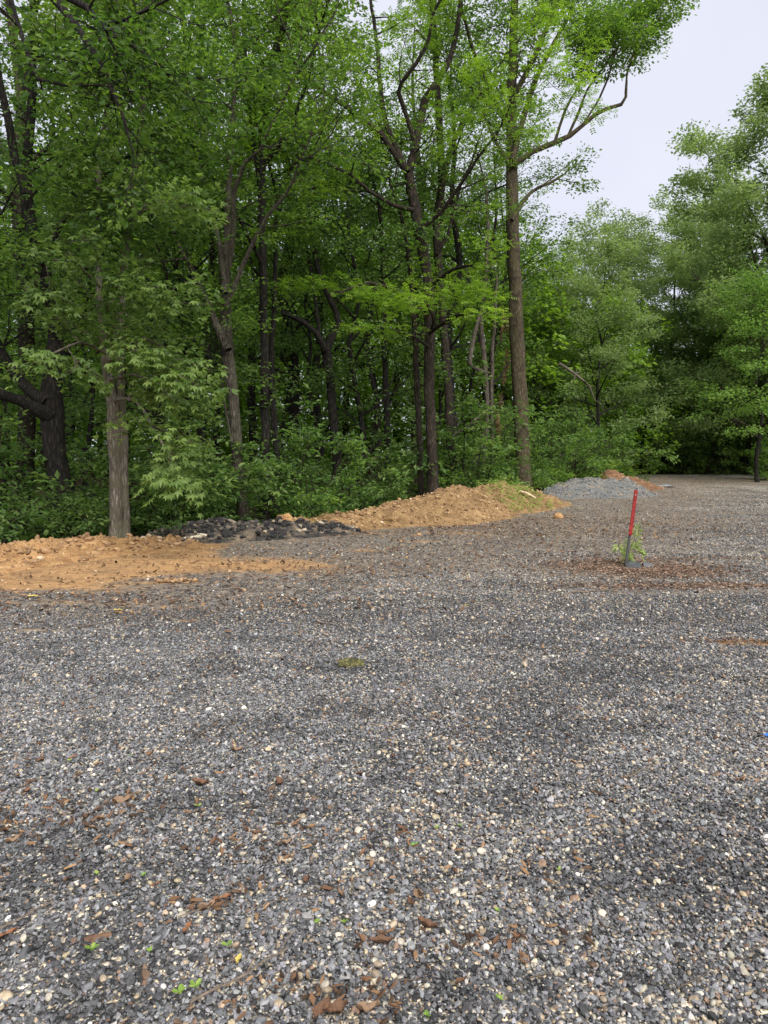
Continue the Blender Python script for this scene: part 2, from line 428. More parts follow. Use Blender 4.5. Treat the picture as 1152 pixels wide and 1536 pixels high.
def leaf_mesh(name, rng, S, E, n, size, mat, width=.22, thick=.07, droop=.08, kind='simple', tilt=.62, aspect=.55, vis=None):
    """n leaves about each spray segment; kinds: simple (one folded blade), lobed (three blades), compound (a leaf of small leaflets)"""
    ns = len(S); N = ns * n
    t = rng.rand(ns, n) ** .75
    ax = E - S; L = np.linalg.norm(ax, axis=1, keepdims=True); a = norm(ax)
    lat = norm(np.cross(a, [0.01, .02, 1.0]))
    env = np.sin(np.clip(t * .85 + .15, 0, 1) * math.pi) ** .5
    off = rng.randn(ns, n) * width * env * (0.6 + .5 * L)
    vz = rng.randn(ns, n) * thick - droop * np.abs(off) / max(width, 1e-3) * .6
    P = S[:, None, :] + ax[:, None, :] * (t * 1.12)[..., None] + lat[:, None, :] * off[..., None]
    P[..., 2] += vz
    P = P.reshape(-1, 3)
    D = (a[:, None, :] * .7 + lat[:, None, :] * (np.sign(off) * (.5 + rng.rand(ns, n)))[..., None]).reshape(-1, 3)
    D = D + rng.randn(N, 3) * .45; D[:, 2] -= .25
    D = norm(D)
    Nn = norm(np.array([0, 0, 1.0]) + rng.randn(N, 3) * tilt)
    B = norm(np.cross(Nn, D)); Nn = np.cross(D, B)
    sz = size * (0.65 + .7 * rng.rand(N))
    val = np.clip(.5 + .25 * rng.randn(N) + .18 * np.repeat(rng.randn(ns), n), 0, 1)
    def blade(P, D, B, Nn, ln, asp, fold=.18):
        w = ln * asp * .5
        v0 = P; v2 = P + D * ln[:, None] - Nn * (ln * .10)[:, None]
        mid = P + D * (ln * .48)[:, None] + Nn * (ln * fold * asp)[:, None] * .0
        v1 = mid + B * w[:, None] + Nn * (w * fold * 2)[:, None]; v3 = mid - B * w[:, None] + Nn * (w * fold * 2)[:, None]
        return np.stack([v0, v1, v2, v3], 1).reshape(-1, 3)
    if kind == 'simple':
        V = blade(P, D, B, Nn, sz, aspect); vv = val
    elif kind == 'lobed':
        parts = []
        for an, sc in ((0, 1.0), (.85, .8), (-.85, .8)):
            d2 = D * math.cos(an) + B * math.sin(an); b2 = np.cross(Nn, d2)
            parts.append(blade(P, d2, b2, Nn, sz * sc, .5))
        V = np.concatenate(parts); vv = np.tile(val, 3)
    else:
        parts = []; m = 3
        for k in range(m):
            for sgn in (1, -1):
                base = P + D * (sz * (.25 + .3 * k))[:, None]
                d2 = norm(D * .35 + B * sgn); b2 = np.cross(Nn, d2)
                parts.append(blade(base, d2, b2, Nn, sz * .42, .5))
        V = np.concatenate(parts); vv = np.tile(val, 2 * m)
    F = np.arange(len(V)).reshape(-1, 4)
    return mesh_np(name, V, [F], mat, vv)

TREES = {}
def build_tree(name, base, major, minor, leaf_sets, bark, rng):
    """Empty at the base > trunk (stem and limbs), branches (twigs), crown (leaves)"""
    root = empty(name, base)
    b = np.asarray(base, float)
    V, F = tubes([(np.asarray(p) - b, r) for p, r in major], rng=rng, rough=.10)
    link('trunk', mesh_np('trunk', V, [F], M[bark], smooth=True), root)
    if minor:
        V, F = tubes([(np.asarray(p) - b, r) for p, r in minor], rng=rng)
        o = link('twigs', mesh_np('twigs', V, [F], M[bark], smooth=True), root); o['kind'] = 'stuff'
    for nm, S, E, kw in leaf_sets:
        o = link(nm, leaf_mesh(nm, rng, S - b, E - b, **kw), root); o['kind'] = 'stuff'
    return root

# ------------------------------------------------------------------ ground sheet
def axis(lo, hi, fine_lo, fine_hi, d, grow=1.09):
    a = list(np.arange(fine_lo, fine_hi, d))
    s = d
    while a[-1] < hi: s *= grow; a.append(a[-1] + s)
    s = d
    while a[0] > lo: s *= grow; a.insert(0, a[0] - s)
    return np.array(a)
gx = axis(-420, 420, -9, 14, .09)
gy = axis(-420, 900, 1.2, 26, .09, 1.05)
X, Y = np.meshgrid(gx, gy)
Z = ground_z(X, Y)
def blob(cx, cy, rx, ry, ang=0.0):
    c, s = math.cos(ang), math.sin(ang)
    u = ((X - cx) * c + (Y - cy) * s) / rx; v = (-(X - cx) * s + (Y - cy) * c) / ry
    return np.exp(-(u * u + v * v) ** 1.3)
SD = edge_dist(X, Y)
forest0 = sstep(-.6, .8, SD)
clay = np.zeros_like(X); brown = np.zeros_like(X); dark = np.zeros_like(X)
clay += 1.0 * sstep(-3.4, -2.2, SD) * (1 - sstep(-3.3, -2.5, X)) * sstep(-2, 4, Y)
for (px, py, rx, ry, w) in [(215, 850, 1.1, .8, .8), (335, 846, 1.2, .9, .62), (440, 850, 1.0, .8, .5), (120, 880, 1.2, .5, .6), (265, 873, .35, .10, .9), (275, 931, .16, .07, .7),
                            (548, 826, .35, .18, .8), (560, 880, .5, .1, .45), (700, 800, .9, .3, .5), (1120, 965, .5, .12, .75), (150, 905, 1.0, .12, .4),
                            (630, 812, .6, .16, .6), (520, 800, 1.0, .3, .55), (840, 775, .6, .2, .6), (430, 912, .25, .08, .5), (60, 945, .3, .08, .5)]:
    g = G(px, py); clay += w * blob(g[0], g[1], rx, ry)
brown += 1.0 * sstep(-8.6, -3.2, SD) * (1 - sstep(34, 40, Y)) * (.40 + .8 * fbm(X * .6, Y * 1.2, 21, 3))
brown += .5 * sstep(.50, .70, fbm(X * .28 + 3, Y * .9, 23, 4)) * sstep(5.0, 9, Y) * (1 - forest0)
for (px, py, rx, ry, w) in [(955, 857, 1.3, .75, 1.0), (1010, 888, 1.6, .3, .5), (1100, 885, 1.5, .3, .5), (800, 800, 2.5, .8, .6), (760, 785, 2.2, .8, .7),
                            (1090, 838, 2.0, .25, .7), (1000, 722, 6, 2.0, .9), (1100, 722, 6, 2.5, .9), (850, 770, 3, .9, .6), (1060, 780, 2.5, .35, .5), (700, 770, 2.0, .8, .6),
                            (900, 745, 3, 1.0, .5), (690, 845, 1.2, .12, .45), (680, 830, 1.0, .2, .5), (880, 905, 1.2, .2, .5), (1100, 930, 1.2, .2, .5)]:
    g = G(px, py); brown += w * blob(g[0], g[1], rx, ry)
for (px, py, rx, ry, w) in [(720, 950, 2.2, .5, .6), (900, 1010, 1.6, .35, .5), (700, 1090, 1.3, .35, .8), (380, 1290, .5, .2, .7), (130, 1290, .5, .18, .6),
                            (980, 905, 2.2, .3, .6), (1060, 896, 1.8, .22, 1.0), (700, 818, 2.2, .5, .9), (640, 800, 1.5, .4, .7), (920, 930, 2.0, .3, .7), (1000, 800, 3, .4, .6), (900, 775, 4, .5, .5), (620, 1000, .8, .2, .5), (760, 1150, .9, .3, .5), (280, 1190, .5, .15, .6), (840, 880, 2, .3, .35), (1080, 930, 1.4, .3, .6),  # includes a shadowy rut painted as a dark band before the mulch
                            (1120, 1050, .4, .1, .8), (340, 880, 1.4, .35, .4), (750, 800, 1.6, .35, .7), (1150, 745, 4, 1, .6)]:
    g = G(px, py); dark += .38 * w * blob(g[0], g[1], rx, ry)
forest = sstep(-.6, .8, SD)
masks = np.stack([np.clip(clay, 0, 1), np.clip(brown, 0, 1), forest, np.clip(dark, 0, 1)], -1)

m, n, l = new_mat('gravel_ground')
geo = n.new('ShaderNodeNewGeometry'); POS = geo.outputs['Position']
att = attr(n, 'mask'); sep = n.new('ShaderNodeSeparateColor'); l.new(att.outputs['Color'], sep.inputs['Color'])
big = noise(n, l, .55, 5, .55, POS); mid = noise(n, l, 3.5, 5, .6, POS)
mp = n.new('ShaderNodeMapping'); mp.inputs['Scale'].default_value = (.35, 1.6, 1); l.new(POS, mp.inputs['Vector'])
streak = noise(n, l, 1.0, 6, .7, mp.outputs['Vector'])
vo = n.new('ShaderNodeTexVoronoi'); vo.inputs['Scale'].default_value = 52; l.new(POS, vo.inputs['Vector'])
vs = n.new('ShaderNodeSeparateColor'); l.new(vo.outputs['Color'], vs.inputs['Color'])
stone = ramp(n, [(0, (.055, .058, .062)), (.42, (.13, .134, .142)), (.68, (.24, .24, .245)), (.8, (.42, .39, .33)), (.92, (.60, .52, .38)), (1, (.66, .60, .50))]); l.new(vs.outputs['Red'], stone.inputs['Fac'])
gap = ramp(n, [(.0, (1, 1, 1)), (.62, (.85, .85, .85)), (1.0, (.30, .29, .28))]); 
vd = mth(n, l, 'MULTIPLY', vo.outputs['Distance'], 1.35); l.new(vd, gap.inputs['Fac'])
stone2 = mixc(n, l, .9, stone.outputs['Color'], gap.outputs['Color'], 'MULTIPLY')
toneR = ramp(n, [(.36, (.50, .48, .46)), (.48, (1.15, 1.12, 1.07)), (.62, (1.9, 1.85, 1.78))])
l.new(mth(n, l, 'ADD', mth(n, l, 'MULTIPLY', big.outputs['Fac'], .5), mth(n, l, 'MULTIPLY', streak.outputs['Fac'], .5)), toneR.inputs['Fac'])
vo2 = n.new('ShaderNodeTexVoronoi'); vo2.inputs['Scale'].default_value = 17; l.new(POS, vo2.inputs['Vector'])
vs2 = n.new('ShaderNodeSeparateColor'); l.new(vo2.outputs['Color'], vs2.inputs['Color'])
cl2 = ramp(n, [(0, (.45, .44, .43)), (.45, (.85, .84, .83)), (.8, (1.35, 1.32, 1.26)), (1, (2.1, 2.0, 1.85))]); l.new(vs2.outputs['Green'], cl2.inputs['Fac'])
base0 = mixc(n, l, .75, stone2.outputs['Color'], cl2.outputs['Color'], 'MULTIPLY')
base = mixc(n, l, 1.0, base0.outputs['Color'], toneR.outputs['Color'], 'MULTIPLY')
def msk(ch, gain, nz, amt, lo, hi):
    f = mth(n, l, 'ADD', mth(n, l, 'MULTIPLY', ch, gain), mth(n, l, 'MULTIPLY', mth(n, l, 'SUBTRACT', nz, .5), amt))
    r = ramp(n, [(lo, (0, 0, 0)), (hi, (1, 1, 1))]); l.new(f, r.inputs['Fac']); return r.outputs['Color']
fine = noise(n, l, 22, 5, .7, POS)
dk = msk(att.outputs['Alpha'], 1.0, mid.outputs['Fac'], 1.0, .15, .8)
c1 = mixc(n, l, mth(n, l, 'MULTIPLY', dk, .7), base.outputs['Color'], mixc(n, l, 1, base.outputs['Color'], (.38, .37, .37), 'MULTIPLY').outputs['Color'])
br = ramp(n, [(.3, (.065, .052, .041)), (.5, (.17, .135, .102)), (.68, (.30, .245, .185))]); l.new(mth(n, l, 'ADD', mth(n, l, 'MULTIPLY', fine.outputs['Fac'], .65), mth(n, l, 'MULTIPLY', vs2.outputs['Red'], .35)), br.inputs['Fac'])
c2 = mixc(n, l, mth(n, l, 'MULTIPLY', msk(sep.outputs['Green'], 1.0, mid.outputs['Fac'], 1.3, .15, .80), .8), c1.outputs['Color'], br.outputs['Color'])
cl = ramp(n, [(.28, (.25, .14, .065)), (.5, (.43, .25, .11)), (.72, (.52, .33, .165))]); l.new(noise(n, l, 7, 6, .65, POS).outputs['Fac'], cl.inputs['Fac'])
clb = ramp(n, [(.46, (0, 0, 0)), (.66, (1, 1, 1))]); l.new(noise(n, l, 1.7, 6, .7, POS).outputs['Fac'], clb.inputs['Fac'])
cl = mixc(n, l, mth(n, l, 'MULTIPLY', clb.outputs['Color'], .6), cl.outputs['Color'], (.17, .105, .06))
c3 = mixc(n, l, msk(sep.outputs['Red'], 1.0, mth(n, l, 'ADD', mth(n, l, 'MULTIPLY', mid.outputs['Fac'], .5), mth(n, l, 'MULTIPLY', fine.outputs['Fac'], .5)), 2.6, .30, .80), c2.outputs['Color'], cl.outputs['Color'])
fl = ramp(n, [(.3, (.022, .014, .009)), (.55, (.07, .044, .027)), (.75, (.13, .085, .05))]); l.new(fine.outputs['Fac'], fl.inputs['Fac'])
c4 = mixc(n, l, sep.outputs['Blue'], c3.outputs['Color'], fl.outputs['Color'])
hh = mth(n, l, 'SUBTRACT', mth(n, l, 'MULTIPLY', fine.outputs['Fac'], .6), vd)
finish(n, l, c4.outputs['Color'], .9, hh, .018, .8, .25)
M['gravel_ground'] = m
ny, nx = X.shape
idx = np.arange(ny * nx).reshape(ny, nx)
F = np.stack([idx[:-1, :-1], idx[:-1, 1:], idx[1:, 1:], idx[1:, :-1]], -1).reshape(-1, 4)
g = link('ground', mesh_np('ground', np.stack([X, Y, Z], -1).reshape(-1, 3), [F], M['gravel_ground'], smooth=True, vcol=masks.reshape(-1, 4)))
g['kind'] = 'structure'

# ------------------------------------------------------------------ heaps and banks of soil along the edge of the lot
rngP = np.random.RandomState(11)
ICO_V = None
def ico():
    t = (1 + 5 ** .5) / 2
    v = norm(np.array([(-1, t, 0), (1, t, 0), (-1, -t, 0), (1, -t, 0), (0, -1, t), (0, 1, t), (0, -1, -t), (0, 1, -t), (t, 0, -1), (t, 0, 1), (-t, 0, -1), (-t, 0, 1)], float))
    f = np.array([(0, 11, 5), (0, 5, 1), (0, 1, 7), (0, 7, 10), (0, 10, 11), (1, 5, 9), (5, 11, 4), (11, 10, 2), (10, 7, 6), (7, 1, 8),
                  (3, 9, 4), (3, 4, 2), (3, 2, 6), (3, 6, 8), (3, 8, 9), (4, 9, 5), (2, 4, 11), (6, 2, 10), (8, 6, 7), (9, 8, 1)])
    return v, f
def rand_rot(rng, N):
    q = norm(rng.randn(N, 4)); w, x, y, z = q.T
    return np.stack([np.stack([1 - 2 * (y * y + z * z), 2 * (x * y - z * w), 2 * (x * z + y * w)], -1),
                     np.stack([2 * (x * y + z * w), 1 - 2 * (x * x + z * z), 2 * (y * z - x * w)], -1),
                     np.stack([2 * (x * z - y * w), 2 * (y * z + x * w), 1 - 2 * (x * x + y * y)], -1)], 1)
def crumbs(name, rng, P, size, mat, parent=None, flat=.75, loc=(0, 0, 0)):
    """many angular crumbs as one mesh"""
    v, f = ico(); N = len(P)
    V = v[None] * (1 + .45 * (rng.rand(N, 12, 1) - .5)) * np.array([1, 1, 1.0])
    V = V * (np.array([1.0, .8, .65]) * (.8 + .5 * rng.rand(N, 1, 3)))
    V = np.einsum('nij,nkj->nki', rand_rot(rng, N), V) * size[:, None, None]
    V[..., 2] *= flat
    V += P[:, None, :]
    Fq = (f[None] + (np.arange(N) * 12)[:, None, None]).reshape(-1, 3)
    o = link(name, mesh_np(name, V.reshape(-1, 3), [Fq], mat, np.repeat(np.clip(rng.beta(2, 2, N), 0, 1), 20)), parent)
    o['kind'] = 'stuff'
    return o

def heap(name, label, cat, path, mat, crumb_mat, seed, rough=.12, nclod=500, clod=(.02, .07), step=.045, extra=None, group=None, sharp=1.25):
    """path rows: x, y, crest height above ground, front width, back width"""
    rng = np.random.RandomState(seed)
    path = np.asarray(path, float)
    seg = np.linalg.norm(np.diff(path[:, :2], axis=0), axis=1); cum = np.concatenate([[0], np.cumsum(seg)]); L = cum[-1]
    ns = int(L / step) + 2; s = np.linspace(0, L, ns)
    col = [np.interp(s, cum, path[:, k]) for k in range(5)]
    k = np.ones(9) / 9
    for q in range(5): col[q] = np.convolve(np.pad(col[q], 4, mode='edge'), k, 'valid')
    cx, cy, ch, wf, wb = col
    tx, ty = np.gradient(cx), np.gradient(cy); tl = np.hypot(tx, ty); nxv, nyv = ty / tl, -tx / tl       # normal towards the lot
    nt_ = int((wf.max() + wb.max()) / step) + 2
    u = np.linspace(-1, 1, nt_)                                                                  # -1 back foot, 1 front foot
    off = np.where(u[None, :] > 0, u[None, :] * wf[:, None], u[None, :] * wb[:, None])
    PX = cx[:, None] + nxv[:, None] * off; PY = cy[:, None] + nyv[:, None] * off
    wig = (fbm(PX * 1.3, PY * 1.3, seed, 3) - .5)
    au = np.clip(np.abs(u)[None, :] + wig * .5 * (1 - np.abs(u)[None, :]) , 0, 1)
    prof = (1 - au) ** 1.0
    prof = prof * prof * (3 - 2 * prof) * .45 + prof * .55
    endf = sstep(0, min(.9, L * .25), s) * (1 - sstep(L - min(.9, L * .25), L, s))
    H = ch[:, None] * prof ** (sharp - .25) * endf[:, None] * (1 + .7 * (fbm(s * .9, s * 0, seed + 3, 3) - .5))[:, None]
    env = np.clip(H / .12, 0, 1) * np.clip((1 - np.abs(u)[None, :]) * 6, 0, 1)
    lump = np.abs(fbm(PX * 3.0, PY * 3.0, seed + 5, 4) - .5) * 2
    lump2 = vnoise(PX * 9, PY * 9, seed + 6) ** 3
    H = H + env * rough * ((lump - .35) * 1.1 + (lump2 - .2) * .55)
    GZ = ground_z(PX, PY)
    foot = np.clip((1 - np.maximum(np.abs(u)[None, :], np.abs(2 * s[:, None] / L - 1))) * 8, 0, 1)
    PZ = GZ - .05 * (1 - foot) + H * np.clip(foot * 1.5, 0, 1) + .012 * foot
    base = np.array([cx.mean(), cy.mean(), float(GZ.mean())])
    root = empty(name, base)
    V = np.stack([PX, PY, PZ], -1)
    idx = np.arange(ns * nt_).reshape(ns, nt_)
    F = np.stack([idx[:-1, :-1], idx[:-1, 1:], idx[1:, 1:], idx[1:, :-1]], -1).reshape(-1, 4)
    body = link('soil_body', mesh_np('soil_body', V.reshape(-1, 3) - base, [F], M[mat], smooth=True), root)
    i = rng.randint(0, ns, nclod * 3); j = rng.randint(0, nt_, nclod * 3)
    keep = (H[i, j] > .02) & (rng.rand(len(i)) < .4 + .6 * (1 - np.abs(u)[j])); i, j = i[keep][:nclod], j[keep][:nclod]
    sz = clod[0] + (clod[1] - clod[0]) * rng.rand(len(i)) ** 2.5
    P = V[i, j] - base + np.stack([rng.randn(len(i)) * .02, rng.randn(len(i)) * .02, sz * .2], -1)
    crumbs('crumbs', rng, P, sz, M[crumb_mat], root, .8)
    tag(root, label, cat, group)
    return root, V, H
def PT(px, d, h, wf, wb):
    p = at(px, 700, d)
    return (p[0], p[1], h, wf, wb)

heap('clay_bank', 'long low bank of crumbly orange clay along the wood edge by the dark oak', 'clay bank',
     [PT(-420, 8.6, .24, 1.6, .9), PT(-200, 9.9, .26, 1.6, .9), PT(0, 11.5, .27, 1.5, 1.0), PT(90, 12.2, .27, 1.4, .9), PT(180, 12.9, .20, 1.3, .8), PT(260, 13.3, .10, 1.1, .6), PT(330, 13.5, .05, .9, .5)],
     'clay', 'clay_crumb', 31, .15, 900, (.02, .085))
heap('millings_heap', 'low black heap of broken asphalt lumps between the grey twin trunk and the clay berm', 'asphalt heap',
     [PT(185, 13.6, .06, .5, .6), PT(235, 13.9, .22, .8, .8), PT(300, 14.2, .36, .9, .9), PT(370, 14.6, .34, .9, .9), PT(430, 15.0, .28, .9, .9), PT(490, 15.5, .20, .8, .8), PT(550, 16.0, .10, .7, .6)],
     'millings', 'black_crumb', 32, .15, 1100, (.02, .10))
heap('clay_berm', 'low ridge of orange clay with a cut face rising toward the brown dirt mound', 'clay berm',
     [PT(395, 15.6, .12, .7, .7), PT(450, 16.0, .30, .8, .9), PT(530, 16.8, .36, 1.0, 1.0), PT(590, 17.6, .50, 1.2, 1.1), PT(640, 18.6, .66, 1.3, 1.2)],
     'clay_brown', 'clay_crumb', 33, .16, 1300, (.015, .06))
heap('dirt_mound', 'tallest brown dirt mound with pale stones in front of the locust tree', 'dirt mound',
     [PT(575, 17.6, .30, 1.2, 1.2), PT(625, 18.3, .62, 1.6, 1.4), PT(668, 19.3, .90, 1.8, 1.6), PT(700, 19.9, .74, 1.6, 1.4), PT(740, 20.8, .48, 1.2, 1.2)],
     'clay_brown', 'clay_crumb', 34, .14, 2600, (.012, .050))
_, GMV, GMH = heap('grassy_mound', 'low brown dirt mound with sprouting grass and a pale broken limb on it', 'dirt mound',
     [PT(690, 20.6, .50, 1.3, 1.2), PT(725, 21.6, .80, 1.6, 1.4), PT(765, 22.8, .80, 1.6, 1.4), PT(800, 23.8, .52, 1.3, 1.2), PT(828, 24.8, .25, 1.0, 1.0)],
     'clay_brown', 'clay_crumb', 35, .13, 1400, (.012, .050))
heap('gravel_pile', 'grey pile of crushed stone beside the tall straight trunk', 'gravel pile',
     [PT(805, 26.8, .15, 1.2, 1.0), PT(845, 27.6, .45, 1.6, 1.2), PT(885, 28.2, .66, 1.9, 1.3), PT(915, 28.6, .70, 1.9, 1.3), PT(950, 29.2, .45, 1.4, 1.2), PT(968, 29.5, .2, 1.0, 1.0)],
     'grey_heap', 'grey_crumb', 36, .07, 2200, (.015, .055))
heap('red_dirt_pile', 'reddish dirt pile peeking out behind the grey crushed stone', 'dirt pile',
     [PT(885, 30.8, .5, 1.4, 1.0), PT(915, 31.2, .85, 1.7, 1.3), PT(940, 31.6, .74, 1.6, 1.3), PT(965, 32.2, .35, 1.2, 1.0), PT(985, 32.6, .1, .8, .8)],
     'red_soil', 'clay_crumb', 37, .07, 500, (.02, .06))

# bigger lumps that can be told apart
def lump_mesh(name, seed, mat, sub=2):
    rng = np.random.RandomState(seed)
    import bmesh
    bm = bmesh.new(); bmesh.ops.create_icosphere(bm, subdivisions=sub, radius=1.0)
    for v in bm.verts:
        c = v.co; k = 1 + .35 * (fbm(np.array([c.x * 1.4 + c.z]), np.array([c.y * 1.4 - c.z * .7]), seed, 3)[0] - .5) * 2 + .10 * rng.randn()
        v.co = c * k
    me = bpy.data.meshes.new(name); bm.to_mesh(me); bm.free(); me.materials.append(M[mat])
    return me
LUMP = [lump_mesh('clod_shape', s, 'clay') for s in (1, 2)]
LUMPB = [lump_mesh('clod_shape', s, 'millings', 2) for s in (3, 4)]
LUMPS = [lump_mesh('stone_shape', s, 'grey_stone', 2) for s in (5, 6)]
LUMPP = [lump_mesh('stone_shape', s, 'pale_stone', 2) for s in (7, 8)]
LUMPC = [lump_mesh('clod_shape', s, 'clay_brown') for s in (9, 10)]
def lump(name, label, cat, px, py, d, w, h, dep, kind, rotz=0., group=None, me=None):
    p = at(px, py, d)
    o = link(name, kind[int(abs(px + py)) % len(kind)], loc=p)
    o.scale = (w, dep, h); o.rotation_euler = (RND.uniform(-.2, .2), RND.uniform(-.25, .25), rotz)
    tag(o, label, cat, group); return o
lump('clay_clod', 'pointed orange clay clod standing alone at the start of the clay berm', 'clay clod', 426, 784, 15.6, .21, .19, .2, LUMP)
lump('clay_clod', 'rough grey brown clod on the crest of the black heap', 'clay clod', 326, 789, 14.4, .17, .14, .17, LUMPC)
lump('clay_clod', 'largest orange clod on the clay bank, left of the grey twin trunk', 'clay clod', 142, 816, 12.3, .16, .11, .14, LUMP, .4)
lump('clay_clod', 'broad orange clod on the bank in front of the dark oak', 'clay clod', 66, 816, 12.0, .15, .09, .14, LUMP, 1.0)
lump('asphalt_lump', 'dark asphalt lump sunk in the crest of the orange clay bank', 'asphalt lump', 90, 820, 12.0, .10, .07, .1, LUMPB)
lump('field_stone', 'grey stone lying at the foot of the grey twin trunk', 'stone', 190, 822, 12.7, .17, .09, .14, LUMPS, .3)
lump('field_stone', 'small tan stone just below the grey stone at the twin trunk', 'stone', 187, 831, 12.3, .09, .06, .08, LUMPP, .3)
lump('field_stone', 'long pale slab tilted on the front of the black heap', 'stone', 297, 806, 13.7, .28, .07, .12, LUMPP, .25)
lump('clay_clod', 'small orange clod alone on the gravel in front of the grey pile', 'clay clod', 838, 775, gz(0, 19) + 19.0, .12, .10, .1, LUMP)
lump('clay_clod', 'dark brown clod at the foot of the dirt mound beside the clay berm', 'clay clod', 588, 778, 16.6, .16, .14, .14, LUMPC)
lump('clay_clod', 'orange clod at the end of the low clay streak below the dirt mound', 'clay clod', 624, 806, 14.9, .14, .08, .12, LUMP)
lump('asphalt_lump', 'black lump of soil on the gravel below the dirt mound', 'asphalt lump', 680, 806, 15.0, .26, .07, .14, LUMPB)
lump('clay_clod', 'flattened orange clod trodden into the gravel below the clay berm', 'clay clod', 545, 825, 13.0, .15, .05, .12, LUMP)
for k, (px, py, d) in enumerate([(225, 808, 13.6), (248, 803, 13.8), (275, 800, 13.9), (345, 797, 14.1), (265, 822, 13.2), (385, 800, 14.3)]):
    lump('asphalt_lump', 'broken lump of asphalt on the black heap', 'asphalt lump', px, py, d, RND.uniform(.09, .15), RND.uniform(.07, .1), .11, LUMPB, RND.random() * 3, 'asphalt lumps on the black heap')
for k, (px, py, d) in enumerate([(20, 822, 11.6), (40, 830, 11.3), (110, 823, 12.1), (125, 834, 11.7), (210, 838, 12.2), (170, 826, 12.4), (5, 838, 11.0)]):
    lump('clay_clod', 'small orange clay clod on the clay bank', 'clay clod', px, py, d, RND.uniform(.06, .1), RND.uniform(.045, .07), .08, LUMP, RND.random() * 3, 'small clods on the clay bank')
c0 = G(265, 873)
rngc = np.random.RandomState(77)
root = empty('clod_patch', c0)
crumbs('crumbs', rngc, np.stack([rngc.randn(60) * .14, rngc.randn(60) * .06, .02 + 0 * rngc.rand(60)], -1), .015 + .035 * rngc.rand(60) ** 2, M['clay_crumb'], root)
tag(root, 'scattered patch of crumbled orange clay on the gravel in front of the bank', 'clay clods')

